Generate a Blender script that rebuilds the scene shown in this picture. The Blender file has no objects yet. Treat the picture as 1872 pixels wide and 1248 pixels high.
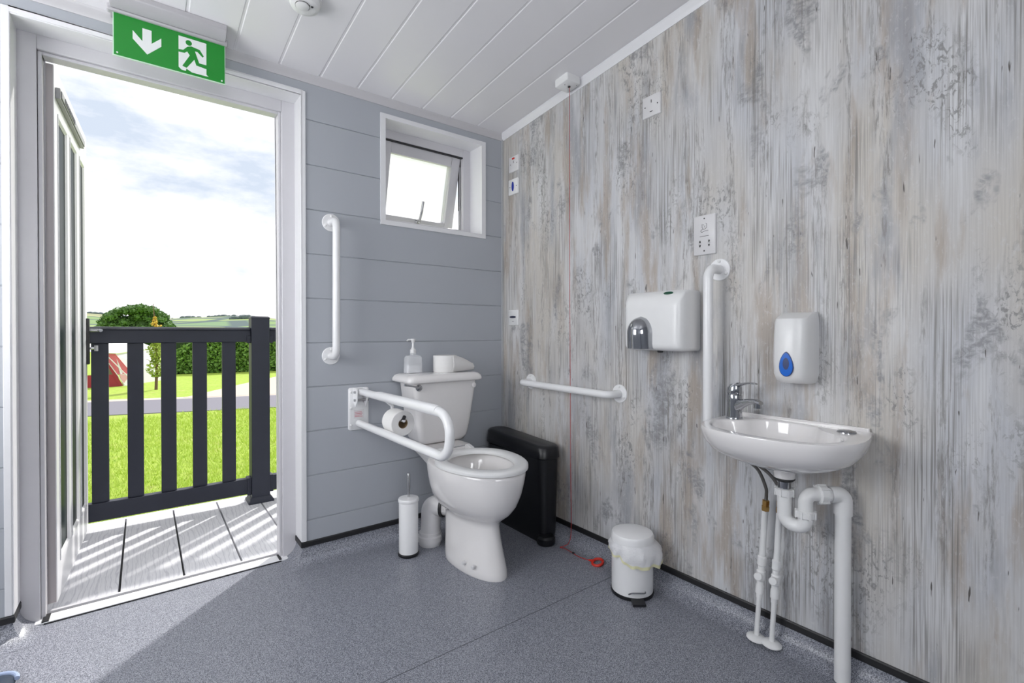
import bpy, bmesh, math, random
import numpy as np
from mathutils import Vector, Matrix, noise
from mathutils.geometry import tessellate_polygon
random.seed(7)
SC = bpy.context.scene
COL = SC.collection
PI = math.pi
R = math.radians

# ------------------------------------------------------------------ camera
cam_d = bpy.data.cameras.new('camera'); cam = bpy.data.objects.new('camera', cam_d); COL.objects.link(cam)
YAW, PITCH = R(37.45), R(0.4)
F = Vector((math.sin(YAW)*math.cos(PITCH), math.cos(YAW)*math.cos(PITCH), -math.sin(PITCH)))
RT = Vector((math.cos(YAW), -math.sin(YAW), 0)); UP = RT.cross(F)
m = Matrix((RT, UP, -F)).transposed().to_4x4(); m.translation = Vector((-1.6549, -2.252, 1.02))
cam.matrix_world = m
cam_d.sensor_width = 36; cam_d.lens = 880/1872*36; cam_d.shift_y = -10.5/1872; cam_d.clip_start = .02; cam_d.clip_end = 3000
SC.camera = cam
SC.view_settings.view_transform = 'Standard'; SC.view_settings.look = 'None'
SC.view_settings.gamma = 1; SC.view_settings.use_curve_mapping = False
SC.view_settings.exposure = 0.0
SC.cycles.max_bounces = 12; SC.cycles.diffuse_bounces = 8; SC.cycles.glossy_bounces = 6
SC.cycles.transmission_bounces = 8; SC.cycles.sample_clamp_indirect = 4

# ------------------------------------------------------------------ sun
SUN_STRENGTH = 4.3
sd = bpy.data.lights.new('sun', 'SUN'); so = bpy.data.objects.new('sun', sd); COL.objects.link(so)
el = R(43)
tr = Vector((-.727*math.cos(el), -.686*math.cos(el), -math.sin(el))).normalized()
so.rotation_mode = 'QUATERNION'; so.rotation_quaternion = Vector((0, 0, -1)).rotation_difference(tr)
so.location = (4, 4, 5)
sd.energy = SUN_STRENGTH; sd.angle = R(1.8); sd.color = (1, .97, .92)

# ------------------------------------------------------------------ world: bright broken cloud with blue gaps
W = bpy.data.worlds.new('world'); SC.world = W; W.use_nodes = True
nt = W.node_tree; nt.nodes.clear(); L = nt.links.new
wo = nt.nodes.new('ShaderNodeOutputWorld'); bg = nt.nodes.new('ShaderNodeBackground'); L(bg.outputs[0], wo.inputs[0])
tc = nt.nodes.new('ShaderNodeTexCoord')
mp = nt.nodes.new('ShaderNodeMapping'); mp.inputs['Scale'].default_value = (1.6, 1.6, 4.2); mp.inputs['Location'].default_value = (.35, .1, .2)
L(tc.outputs['Generated'], mp.inputs[0])
nz = nt.nodes.new('ShaderNodeTexNoise'); nz.inputs['Scale'].default_value = 2.3; nz.inputs['Detail'].default_value = 7; nz.inputs['Roughness'].default_value = .58
L(mp.outputs[0], nz.inputs['Vector'])
dt = nt.nodes.new('ShaderNodeVectorMath'); dt.operation = 'DOT_PRODUCT'; L(tc.outputs['Generated'], dt.inputs[0]); dt.inputs[1].default_value = (.06, .95, .30)
mr = nt.nodes.new('ShaderNodeMapRange'); mr.interpolation_type = 'SMOOTHSTEP'; L(dt.outputs['Value'], mr.inputs[0]); mr.inputs[1].default_value = .955; mr.inputs[2].default_value = 1.0; mr.inputs[3].default_value = 0; mr.inputs[4].default_value = .10
sb_ = nt.nodes.new('ShaderNodeMath'); sb_.operation = 'SUBTRACT'; L(nz.outputs[0], sb_.inputs[0]); L(mr.outputs[0], sb_.inputs[1])
cr = nt.nodes.new('ShaderNodeValToRGB'); L(sb_.outputs[0], cr.inputs[0])
cr.color_ramp.elements[0].position = .27; cr.color_ramp.elements[0].color = (.72, .81, .95, 1)
cr.color_ramp.elements[1].position = .45; cr.color_ramp.elements[1].color = (1.25, 1.25, 1.27, 1)
L(cr.outputs[0], bg.inputs[0]); bg.inputs[1].default_value = 1.0

# ------------------------------------------------------------------ added interior fill: two glowing panes out of view, left and rear
LEFT_FILL, REAR_FILL = 7.6, 9.0
# ------------------------------------------------------------------ materials
class NT:
    def __init__(s, name):
        s.m = bpy.data.materials.new(name); s.m.use_nodes = True; s.t = s.m.node_tree
        s.b = s.t.nodes['Principled BSDF']; s.out = s.t.nodes['Material Output']
        s.co = s.t.nodes.new('ShaderNodeTexCoord')
    def n(s, ty, **kw):
        x = s.t.nodes.new(ty)
        for k, v in kw.items(): setattr(x, k, v)
        return x
    def l(s, a, b): s.t.links.new(a, b)
    def noise(s, scale, detail=2, rough=.5, vec=None, mscale=None, loc=(0, 0, 0), dist=0):
        mp = s.n('ShaderNodeMapping'); s.l(vec or s.co.outputs['Object'], mp.inputs[0])
        mp.inputs['Scale'].default_value = mscale or (1, 1, 1); mp.inputs['Location'].default_value = loc
        x = s.n('ShaderNodeTexNoise'); x.inputs['Scale'].default_value = scale
        x.inputs['Detail'].default_value = detail; x.inputs['Roughness'].default_value = rough; x.inputs['Distortion'].default_value = dist
        s.l(mp.outputs[0], x.inputs['Vector']); return x.outputs[0]
    def ramp(s, v, stops, interp='LINEAR'):
        x = s.n('ShaderNodeValToRGB'); s.l(v, x.inputs[0]); e = x.color_ramp.elements
        x.color_ramp.interpolation = interp
        while len(e) < len(stops): e.new(.5)
        for q, (p, c) in zip(e, stops):
            q.position = p; q.color = (c, c, c, 1) if not hasattr(c, '__len__') else (*c, 1)
        return x.outputs[0]
    def mix(s, fac, a, b, mode='MIX'):
        x = s.n('ShaderNodeMix', data_type='RGBA', blend_type=mode)
        for k, v in ((0, fac), (6, a), (7, b)):
            if hasattr(v, 'is_linked'): s.l(v, x.inputs[k])
            elif hasattr(v, '__len__'): x.inputs[k].default_value = (*v, 1)
            else: x.inputs[k].default_value = v
        return x.outputs[2]
    def math(s, op, a, b=0, c=0):
        x = s.n('ShaderNodeMath', operation=op)
        for k, v in ((0, a), (1, b), (2, c)):
            if hasattr(v, 'is_linked'): s.l(v, x.inputs[k])
            else: x.inputs[k].default_value = v
        return x.outputs[0]
    def bump(s, h, strength=.3, dist=.002):
        x = s.n('ShaderNodeBump'); x.inputs['Strength'].default_value = strength; x.inputs['Distance'].default_value = dist
        s.l(h, x.inputs['Height']); s.l(x.outputs[0], s.b.inputs['Normal'])
    def base(s, c):
        if hasattr(c, 'is_linked'): s.l(c, s.b.inputs['Base Color'])
        else: s.b.inputs['Base Color'].default_value = (*c, 1)
    def set(s, **kw):
        for k, v in kw.items():
            s.b.inputs[k.replace('_', ' ')].default_value = v

MATS = {}
def simple(name, c, rough=.4, metal=0, var=.04, scale=30, coat=0, bump=0, spec=.5):
    t = NT(name); t.set(Roughness=rough, Metallic=metal)
    t.b.inputs['Specular IOR Level'].default_value = spec
    if coat: t.b.inputs['Coat Weight'].default_value = coat; t.b.inputs['Coat Roughness'].default_value = .06
    n = t.noise(scale, 3)
    c2 = tuple(max(0, v*(1-var)) for v in c)
    t.base(t.mix(n, c2, c))
    if bump: t.bump(t.noise(scale*4, 2), bump, .001)
    MATS[name] = t.m; return t.m

upvc = simple('white upvc', (.78, .78, .80), .28)
upvc_frame = simple('door frame upvc', (.62, .61, .64), .3)
paint_white = simple('white powder coat', (.82, .82, .83), .3, coat=.3)
ceramic = simple('white ceramic', (.80, .78, .775), .08, coat=.6, var=.02)
plastic_white = simple('white plastic', (.80, .80, .80), .3)
plastic_grey = simple('off white plastic', (.70, .69, .70), .35)
plastic_dark = simple('dark slot plastic', (.02, .02, .022), .4)
black_plastic = simple('black plastic', (.006, .0065, .009), .36, bump=.05)
black_rubber = simple('black rubber', (.012, .012, .014), .5)
chrome = simple('chrome', (.42, .43, .45), .09, metal=1, var=.02)
steel = simple('brushed steel', (.55, .55, .56), .25, metal=1)
brass = simple('brass', (.45, .28, .10), .3, metal=1)
hose_m = simple('braided steel hose', (.22, .21, .20), .35, metal=.8, bump=.4, scale=200)
alu = simple('pale threshold', (.84, .84, .86), .35)
vent_m = simple('grey vent plastic', (.32, .32, .33), .4)
green_m = simple('sign green', (.0, .20, .012), .35, var=.08, scale=8)
green_m.node_tree.nodes['Principled BSDF'].inputs['Emission Color'].default_value = (0, .5, .04, 1)
green_m.node_tree.nodes['Principled BSDF'].inputs['Emission Strength'].default_value = .07
sign_white = simple('sign white', (.66, .68, .68), .4)
sign_white.node_tree.nodes['Principled BSDF'].inputs['Emission Color'].default_value = (.8, .85, .85, 1)
sign_white.node_tree.nodes['Principled BSDF'].inputs['Emission Strength'].default_value = .15
acrylic = simple('acrylic edge', (.6, .8, .65), .15)
blue_m = simple('blue translucent plastic', (.01, .14, .62), .12, coat=.5)
blue_dark = simple('dark blue plastic', (.008, .03, .14), .2)
indicator_blue = simple('indicator blue', (.01, .03, .32), .3)
indicator_black = simple('indicator slate', (.02, .025, .06), .3)
red_m = simple('red plastic', (.62, .03, .015), .35)
cord_red = simple('red cord', (.42, .03, .03), .6)
badge_green = simple('badge green', (.0, .07, .035), .3)
paper = simple('tissue paper', (.80, .79, .78), .95, bump=.3, scale=90)
card = simple('cardboard core', (.30, .21, .12), .9)
grille = simple('charcoal painted composite', (.026, .030, .050), .5, var=.25, scale=14, bump=.06)
grille_cap = simple('charcoal rail cap', (.03, .034, .052), .22, coat=.5)
liner_m = NT('bin liner'); liner_m.set(Roughness=.35, Alpha=.82); liner_m.base(liner_m.mix(liner_m.noise(14, 3), (.80, .80, .84), (.88, .88, .88)))
liner_m.bump(liner_m.noise(45, 4, .6), .9, .006); liner_m = liner_m.m
liner_y = NT('bin liner yellow hem'); liner_y.set(Roughness=.4, Alpha=.9); liner_y.base(liner_y.mix(liner_y.noise(14, 3), (.72, .70, .36), (.82, .80, .58))); liner_y = liner_y.m
label_red = simple('red printed label', (.55, .16, .2), .5)
navy = simple('navy fabric', (.008, .02, .045), .7)
pale_blue = simple('pale blue fabric', (.35, .42, .6), .7)
water = simple('water', (.08, .075, .06), .03)

def glass_mat(name, tint=(.9, .95, .95), rough=0.0):
    t = NT(name); t.set(Roughness=rough, IOR=1.1); t.b.inputs['Transmission Weight'].default_value = 1; t.base(tint); return t.m
win_glass = NT('frosted glass'); win_glass.t.nodes.remove(win_glass.b)
_a = win_glass.n('ShaderNodeBsdfTranslucent'); _b = win_glass.n('ShaderNodeBsdfTransparent'); _m = win_glass.n('ShaderNodeMixShader')
_a.inputs[0].default_value = (.95, .95, .95, 1); _b.inputs[0].default_value = (.97, .98, .98, 1); _m.inputs[0].default_value = .25
win_glass.l(_a.outputs[0], _m.inputs[2]); win_glass.l(_b.outputs[0], _m.inputs[1]); win_glass.l(_m.outputs[0], win_glass.out.inputs[0]); win_glass = win_glass.m
door_glass = NT('tinted door glass'); door_glass.base((.006, .016, .015)); door_glass.set(Roughness=.3); door_glass.b.inputs['Specular IOR Level'].default_value = .05; door_glass = door_glass.m
bottle_m = NT('clear bottle plastic'); bottle_m.base((.86, .87, .89)); bottle_m.set(Roughness=.12, Alpha=.4); bottle_m = bottle_m.m

# cladding
t = NT('pale grey cladding'); t.set(Roughness=.42)
n1 = t.noise(3, 2); t.base(t.mix(n1, (.385, .405, .445), (.415, .435, .47)))
t.bump(t.noise(60, 4, .6, mscale=(1, 1, 6)), .05, .001); cladding = t.m
# ceiling
t = NT('white ceiling board'); t.set(Roughness=.3); t.base(t.mix(t.noise(2, 2), (.80, .79, .81), (.84, .83, .85))); ceil_m = t.m
# decor panel
t = NT('distressed wood effect panel'); t.set(Roughness=.45)
big = t.noise(1.0, 3, .55, mscale=(1, 2.6, .9), loc=(0, .4, .2))
c = t.mix(t.ramp(big, [(.40, 0), (.58, 1)]), (.55, .52, .475), (.53, .54, .565))
lt = t.noise(1.0, 4, .6, mscale=(1, 9, 1.2), loc=(1, 9.3, 6))
c = t.mix(t.math('MULTIPLY', t.ramp(lt, [(.47, 0), (.62, 1)]), .75), c, (.66, .66, .665))
warm = t.noise(1.0, 5, .62, mscale=(1, 10, 1.5), loc=(3, 1.7, 4))
c = t.mix(t.math('MULTIPLY', t.ramp(warm, [(.51, 0), (.62, 1)]), .85), c, (.40, .34, .285))
cool = t.noise(1.0, 5, .62, mscale=(1, 8, 1.4), loc=(8, 4.1, 1))
c = t.mix(t.math('MULTIPLY', t.ramp(cool, [(.54, 0), (.66, 1)]), .8), c, (.33, .34, .37))
# broad smudged grey patches with ragged cross-grain edges
pmask = t.ramp(t.noise(1.0, 5, .62, mscale=(1, 6, 2.9), loc=(2, 3.1, 7.7), dist=.4), [(.575, 0), (.63, 1)])
rag = t.ramp(t.noise(1.0, 4, .65, mscale=(1, 40, 55), loc=(3, 6, 1), dist=.8), [(.38, .15), (.58, 1)])
c = t.mix(t.math('MULTIPLY', t.math('MULTIPLY', pmask, rag), .85), c, (.25, .25, .262))
# cracked flakes
pm = t.ramp(t.noise(1.0, 3, .5, mscale=(1, 5, 2.4), loc=(12, 8.1, 2.7)), [(.545, 0), (.63, 1)])
sc_ = t.ramp(t.noise(1.0, 6, .72, mscale=(1, 70, 38), loc=(5, 1, 2), dist=.9), [(.52, 0), (.58, 1)])
c = t.mix(t.math('MULTIPLY', t.math('MULTIPLY', pm, sc_), .8), c, (.21, .205, .205))
# long dark streaks
pm2 = t.ramp(t.noise(1.0, 2, .5, mscale=(1, 16, 1.0), loc=(4, 6.3, 1.2)), [(.53, 0), (.60, 1)])
sc2 = t.ramp(t.noise(1.0, 6, .7, mscale=(1, 130, 14), loc=(1, 7, 3), dist=.3), [(.48, 0), (.60, 1)])
c = t.mix(t.math('MULTIPLY', t.math('MULTIPLY', pm2, sc2), .7), c, (.20, .185, .175))
fl = t.ramp(t.noise(1.0, 5, .7, mscale=(1, 90, 40), loc=(9, 2, 5), dist=.8), [(.56, 0), (.64, 1)])
c = t.mix(t.math('MULTIPLY', fl, .4), c, (.62, .62, .62))
gr = t.noise(1.0, 3, .6, mscale=(1, 300, 4), loc=(2, 2, 2))
c = t.mix(t.ramp(gr, [(.40, .20), (.56, 0)]), c, (.27, .26, .25))
gmask = t.ramp(t.noise(1.0, 2, .5, mscale=(1, 5, 2.0), loc=(6, 5, 5)), [(.47, 0), (.58, 1)])
gr2 = t.ramp(t.noise(1.0, 2, .6, mscale=(1, 190, 1.8), loc=(4, 9, 8)), [(.38, 1), (.45, 0)])
c = t.mix(t.math('MULTIPLY', t.math('MULTIPLY', gr2, gmask), .75), c, (.18, .17, .16))
c = t.mix(t.math('MULTIPLY', t.math('MULTIPLY', t.ramp(gr, [(.42, 1), (.52, 0)]), gmask), .4), c, (.25, .24, .23))
nk = t.ramp(t.noise(1.0, 2, .5, mscale=(1, 95, 13), loc=(7, 8, 1)), [(.715, 0), (.74, 1)])
c = t.mix(nk, c, (.10, .09, .085))
t.base(c); t.bump(gr, .12, .001); decor = t.m
# vinyl floor
t = NT('speckled grey safety vinyl'); t.set(Roughness=.36)
sp = t.noise(360, 2, .6, loc=(.3, .2, .3715)); sp2 = t.noise(190, 3, .75, loc=(3, 3, 3.4155))
c = t.mix(t.noise(2.5, 3), (.20, .21, .25), (.225, .235, .27))
c = t.mix(t.ramp(sp, [(.53, 0), (.60, 1)]), c, (.40, .41, .46))
c = t.mix(t.ramp(sp, [(.39, 1), (.46, 0)]), c, (.06, .065, .085))
c = t.mix(t.ramp(sp2, [(.60, 0), (.66, .7)]), c, (.46, .47, .52))
c = t.mix(t.ramp(sp2, [(.33, .7), (.39, 0)]), c, (.05, .055, .075))
t.base(c); t.bump(sp, .25, .0006); vinyl = t.m
t = NT('vinyl weld seam'); t.set(Roughness=.4); t.base(t.mix(t.noise(40, 3), (.06, .065, .075), (.16, .17, .20))); seam_m = t.m
# deck board
t = NT('pale grey composite decking'); t.set(Roughness=.6)
wv = t.n('ShaderNodeTexWave', wave_type='BANDS', bands_direction='X'); wv.inputs['Scale'].default_value = 9; wv.inputs['Distortion'].default_value = 11
wv.inputs['Detail'].default_value = 3; wv.inputs['Detail Scale'].default_value = 1.2
mpp = t.n('ShaderNodeMapping'); mpp.inputs['Scale'].default_value = (1.7, .35, 1); t.l(t.co.outputs['Object'], mpp.inputs[0]); t.l(mpp.outputs[0], wv.inputs['Vector'])
fg = t.noise(1, 4, .6, mscale=(170, 9, 1))
c = t.mix(t.ramp(wv.outputs[1], [(.0, .6), (.16, .0)]), (.74, .74, .77), (.48, .48, .53))
c = t.mix(t.ramp(fg, [(.36, .5), (.5, 0)]), c, (.56, .56, .61))
t.base(c); t.bump(wv.outputs[1], .2, .001); deck_m = t.m
# outdoors
t = NT('lawn'); t.set(Roughness=.9)
c = t.mix(t.noise(.9, 3), (.42, .58, .07), (.52, .64, .11))
c = t.mix(t.ramp(t.noise(14, 5, .7), [(.35, 0), (.7, 1)]), c, (.30, .48, .04))
c = t.mix(t.ramp(t.noise(3, 4, .6, loc=(4, 4, 0)), [(.55, 0), (.75, .6)]), c, (.55, .50, .20))
t.base(c); t.bump(t.noise(60, 4, .7), .8, .03); lawn_m = t.m
t = NT('grass blade'); t.set(Roughness=.7); t.base(t.mix(t.noise(3, 3), (.44, .62, .08), (.60, .70, .16))); blade_m = t.m
t.b.inputs['Subsurface Weight'].default_value = 0
t = NT('tarmac path'); t.set(Roughness=.9); t.base(t.mix(t.noise(25, 5, .7), (.17, .165, .205), (.22, .215, .25))); path_m = t.m
t = NT('pale gravel'); t.set(Roughness=.95); t.base(t.mix(t.noise(30, 5, .8), (.45, .38, .32), (.60, .54, .49))); gravel_m = t.m
def leafm(name, a, b, c2, sc=1.5):
    t = NT(name); t.set(Roughness=.6)
    c = t.mix(t.noise(sc, 3), a, b); c = t.mix(t.ramp(t.noise(sc*9, 3), [(.45, 0), (.65, 1)]), c, c2); t.base(c); return t.m
hedge_m = leafm('hedge leaves', (.07, .17, .03), (.14, .30, .05), (.26, .44, .09), 3)
tree_m = leafm('tree leaves', (.045, .11, .025), (.09, .20, .045), (.15, .29, .07), 1.2)
sap_m = leafm('sapling leaves', (.30, .40, .05), (.42, .50, .08), (.20, .32, .04), 4)
yellow_m = leafm('yellow young leaves', (.75, .50, .05), (.80, .62, .12), (.60, .45, .06), 4)
bark = simple('bark', (.16, .10, .06), .9, bump=.5)
wood_m = leafm('distant woodland', (.07, .10, .11), (.09, .125, .13), (.11, .15, .13), .05)
t = NT('patchwork fields'); t.set(Roughness=1)
vo = t.n('ShaderNodeTexVoronoi', feature='F1'); vo.inputs['Scale'].default_value = .014
mp_ = t.n('ShaderNodeMapping'); mp_.inputs['Scale'].default_value = (1, 1.6, 0); t.l(t.co.outputs['Object'], mp_.inputs[0]); t.l(mp_.outputs[0], vo.inputs['Vector'])
sx = t.n('ShaderNodeSeparateColor'); t.l(vo.outputs['Color'], sx.inputs[0])
c = t.ramp(sx.outputs[0], [(0, (.17, .27, .07)), (.35, (.27, .36, .10)), (.6, (.36, .36, .15)), (.8, (.14, .24, .09)), (1, (.40, .42, .20))], 'CONSTANT')
ve = t.n('ShaderNodeTexVoronoi', feature='DISTANCE_TO_EDGE'); ve.inputs['Scale'].default_value = .014; t.l(mp_.outputs[0], ve.inputs['Vector'])
c = t.mix(t.ramp(ve.outputs[0], [(.06, 1), (.10, 0)]), c, (.05, .085, .075))
c = t.mix(.08, c, (.40, .5, .6)); t.base(c); fields_m = t.m  # bluish distance haze mixed into the field colour
tent_white = simple('white tent canvas', (.74, .75, .76), .8); tent_red = simple('faded red tent canvas', (.66, .16, .20), .8); tent_maroon = simple('maroon tent canvas', (.36, .04, .06), .8)
tent_pink = simple('pale pink tent canvas', (.75, .42, .46), .8)
shed_m = simple('brown wall', (.20, .17, .10), .9)
cabin_m = simple('grey outer cladding', (.3, .31, .33), .7)

# ------------------------------------------------------------------ helpers
def link_props(o, label=None, cat=None, group=None, kind=None):
    if label: o['label'] = label
    if cat: o['category'] = cat
    if group: o['group'] = group
    if kind: o['kind'] = kind
    return o
def thing(name, label, cat, loc=(0, 0, 0), group=None):
    o = bpy.data.objects.new(name, None); COL.objects.link(o); o.location = loc; o.empty_display_size = .05
    return link_props(o, label, cat, group)
def root_loc(o):
    v = Vector((0, 0, 0))
    while o is not None: v += o.location; o = o.parent
    return v
def obj(name, bm, mat, parent=None, smooth=True, loc=None, bev=0, sub=0, label=None, angle=35):
    """bm holds world coordinates; the mesh is moved to its parent's / own origin."""
    off = root_loc(parent) if parent is not None else Vector(loc or (0, 0, 0))
    me = bpy.data.meshes.new(name)
    bmesh.ops.remove_doubles(bm, verts=bm.verts, dist=1e-6)
    bmesh.ops.recalc_face_normals(bm, faces=bm.faces)
    for v in bm.verts: v.co -= off
    bm.to_mesh(me); bm.free()
    mats = mat if isinstance(mat, (list, tuple)) else [mat]
    for q in mats: me.materials.append(q)
    if smooth: me.shade_smooth()
    o = bpy.data.objects.new(name, me); COL.objects.link(o)
    if parent is not None: o.parent = parent
    else: o.location = off
    if bev:
        b = o.modifiers.new('bevel', 'BEVEL'); b.width = bev; b.segments = 3; b.limit_method = 'ANGLE'; b.angle_limit = R(40); b.harden_normals = False
    if sub:
        s = o.modifiers.new('sub', 'SUBSURF'); s.levels = sub; s.render_levels = sub
    if smooth and not sub:
        for p in me.polygons: p.use_smooth = True
        me.set_sharp_from_angle(angle=R(angle))
    if label: o['label'] = label
    return o
def struct(name, bm, mat, loc=None, **kw):
    o = obj(name, bm, mat, None, loc=loc, **kw); o['kind'] = 'structure'; return o
def box(bm, a, b, mi=0):
    x0, y0, z0 = a; x1, y1, z1 = b
    v = [bm.verts.new(p) for p in ((x0, y0, z0), (x1, y0, z0), (x1, y1, z0), (x0, y1, z0), (x0, y0, z1), (x1, y0, z1), (x1, y1, z1), (x0, y1, z1))]
    for f in ((0, 3, 2, 1), (4, 5, 6, 7), (0, 1, 5, 4), (1, 2, 6, 5), (2, 3, 7, 6), (3, 0, 4, 7)):
        bm.faces.new([v[i] for i in f]).material_index = mi
    return bm
def BM(*boxes):
    bm = bmesh.new()
    for b in boxes: box(bm, *b)
    return bm
def fillet(pts, r, n=8):
    pts = [Vector(p) for p in pts]; out = [pts[0]]
    for i in range(1, len(pts)-1):
        a, b, c = pts[i-1], pts[i], pts[i+1]
        d1 = (a-b); d2 = (c-b); rr = r[i-1] if isinstance(r, (list, tuple)) else r
        l1, l2 = d1.length, d2.length; d1.normalize(); d2.normalize()
        ang = d1.angle(d2); tl = min(rr/math.tan(ang/2), l1*.49, l2*.49)
        p, q = b+d1*tl, b+d2*tl
        rr = tl*math.tan(ang/2); bis = (d1+d2).normalized(); ctr = b+bis*(rr/math.sin(ang/2))
        u = p-ctr; w = q-ctr; tot = u.angle(w); ax = u.cross(w).normalized()
        for k in range(n+1): out.append(ctr + Matrix.Rotation(tot*k/n, 3, ax) @ u)
    out.append(pts[-1]); return out
def tube(bm, pts, r, seg=16, caps=True, mi=0):
    pts = [Vector(p) for p in pts]; rings = []
    rs = r if isinstance(r, (list, tuple)) else [r]*len(pts)
    prev = None
    for i, p in enumerate(pts):
        d = (pts[min(i+1, len(pts)-1)] - pts[max(i-1, 0)]).normalized()
        if prev is None:
            a = Vector((0, 0, 1)) if abs(d.z) < .9 else Vector((1, 0, 0)); u = d.cross(a).normalized()
        else: u = (prev - d*prev.dot(d)).normalized()
        prev = u; w = d.cross(u)
        rings.append([bm.verts.new(p + (u*math.cos(2*PI*k/seg) + w*math.sin(2*PI*k/seg))*rs[i]) for k in range(seg)])
    for a, b in zip(rings, rings[1:]):
        for k in range(seg): bm.faces.new((a[k], a[(k+1) % seg], b[(k+1) % seg], b[k])).material_index = mi
    if caps:
        bm.faces.new(rings[0]).material_index = mi; bm.faces.new(rings[-1][::-1]).material_index = mi
    return bm
def lathe(bm, prof, c=(0, 0, 0), axis=(0, 0, 1), seg=40, mi=0):
    """prof: (radius, height) pairs along axis from c."""
    ax = Vector(axis).normalized(); c = Vector(c)
    a = Vector((0, 0, 1)) if abs(ax.z) < .9 else Vector((1, 0, 0)); u = ax.cross(a).normalized(); w = ax.cross(u)
    rings = []
    for r, h in prof:
        if r < 1e-6: rings.append([bm.verts.new(c+ax*h)])
        else: rings.append([bm.verts.new(c+ax*h+(u*math.cos(2*PI*k/seg)+w*math.sin(2*PI*k/seg))*r) for k in range(seg)])
    for A, B in zip(rings, rings[1:]):
        for k in range(seg):
            q = [A[k % len(A)], A[(k+1) % len(A)], B[(k+1) % len(B)], B[k % len(B)]]
            q = list(dict.fromkeys(q))
            if len(q) > 2: bm.faces.new(q).material_index = mi
    if len(rings[0]) > 1: bm.faces.new(rings[0]).material_index = mi
    if len(rings[-1]) > 1: bm.faces.new(rings[-1][::-1]).material_index = mi
    return bm
def loft(bm, rings, cap0=True, cap1=True, mi=0):
    rs = [[bm.verts.new(p) for p in r] for r in rings]; n = len(rs[0])
    for a, b in zip(rs, rs[1:]):
        for k in range(n): bm.faces.new((a[k], a[(k+1) % n], b[(k+1) % n], b[k])).material_index = mi
    if cap0: bm.faces.new(rs[0]).material_index = mi
    if cap1: bm.faces.new(rs[-1][::-1]).material_index = mi
    return bm
def rrect(cx, cy, hx, hy, r, z, n=5):
    out = []
    r = min(r, hx*.99, hy*.99)
    for k, (sx_, sy_) in enumerate(((1, 1), (-1, 1), (-1, -1), (1, -1))):
        for j in range(n+1):
            a = PI/2*k + PI/2*j/n
            out.append(Vector((cx+sx_*(hx-r)+r*math.cos(a), cy+sy_*(hy-r)+r*math.sin(a), z)))
    return out
def prism(bm, poly, fn, d0, d1, mi=0):
    """poly: 2D outline; fn(u, v, depth) -> 3D."""
    a = [bm.verts.new(fn(u, v, d0)) for u, v in poly]; b = [bm.verts.new(fn(u, v, d1)) for u, v in poly]
    n = len(poly)
    if n > 4:
        for tri in tessellate_polygon([[Vector((u, v, 0)) for u, v in poly]]):
            bm.faces.new([a[i] for i in tri]).material_index = mi; bm.faces.new([b[i] for i in tri][::-1]).material_index = mi
    else:
        bm.faces.new(a).material_index = mi; bm.faces.new(b[::-1]).material_index = mi
    for k in range(n): bm.faces.new((a[k], b[k], b[(k+1) % n], a[(k+1) % n])).material_index = mi
    return bm
def disc_poly(cx, cy, rx, ry=None, n=24): return [(cx+rx*math.cos(2*PI*k/n), cy+(ry or rx)*math.sin(2*PI*k/n)) for k in range(n)]
def sweep(bm, path, prof, side=1, mi=0):
    """sweep (offset, z) profile along a 2D path on its left (side=1); mitred corners."""
    P2 = [Vector(p) for p in path]; rings = []
    for i, p in enumerate(P2):
        ns = []
        for a, b in ((i-1, i), (i, i+1)):
            if a < 0 or b >= len(P2): continue
            d = (P2[b]-P2[a]).normalized(); ns.append(Vector((-d.y, d.x))*side)
        nn = ns[0] if len(ns) == 1 else (ns[0]+ns[1])/(1+ns[0].dot(ns[1]))
        rings.append([bm.verts.new((p.x+nn.x*o_, p.y+nn.y*o_, z)) for o_, z in prof])
    for a, b in zip(rings, rings[1:]):
        for k in range(len(prof)-1): bm.faces.new((a[k], a[k+1], b[k+1], b[k])).material_index = mi
    return bm

# ------------------------------------------------------------------ room shell
XL, YF = -2.75, -3.3            # left wall, wall behind the camera
ZC = lambda y: 2.156 - .0884*y  # sloping ceiling
DX0, DX1, DZ = -2.0, -1.10, 2.065   # door opening
WX0, WX1, WZ0, WZ1 = -.715, -.143, 1.565, 2.07
# back wall, grooved boards
def clad_profile(z0, z1):
    zs = [z0]; out = [(0, z0)]
    z = .578 - .198*3
    while z < z1:
        if z-.004 > z0 and z+.004 < z1: out += [(0, z-.0035), (.004, z-.001), (.004, z+.001), (0, z+.0025)]
        z += .198
    out.append((0, z1)); return out
bm = bmesh.new()
def clad(x0, x1, z0, z1):
    pr = clad_profile(z0, z1)
    a = [bm.verts.new((x0, y, z)) for y, z in pr]; b = [bm.verts.new((x1, y, z)) for y, z in pr]
    for k in range(len(pr)-1): bm.faces.new((a[k], b[k], b[k+1], a[k+1]))
    box(bm, (x0, .006, z0), (x1, .10, z1)); box(bm, (x0, .10, z0), (x1, .17, z1), 1)
clad(XL, DX0, 0, 2.17); clad(DX0, DX1, DZ, 2.17); clad(DX1, WX0, 0, 2.17)
clad(WX0, WX1, 0, WZ0); clad(WX0, WX1, WZ1, 2.17); clad(WX1, .05, 0, 2.17)
struct('wall_back', bm, [cladding, cabin_m], smooth=False)
struct('wall_right', BM(((0, YF-.1, -.05), (.06, .0, 2.6))), decor, smooth=False)
LY0, LY1, LZ0, LZ1 = -1.35, -.15, .85, 1.95      # opening for the added fill pane in the left wall
RX0, RX1, RZ0, RZ1 = -2.5, -1.4, 1.1, 2.0       # opening for the added fill pane behind the camera
struct('wall_left', BM(((XL-.06, YF-.1, -.05), (XL, LY0, 2.6)), ((XL-.06, LY1, -.05), (XL, 0, 2.6)), ((XL-.06, LY0, -.05), (XL, LY1, LZ0)), ((XL-.06, LY0, LZ1), (XL, LY1, 2.6))), cladding, smooth=False)
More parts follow.
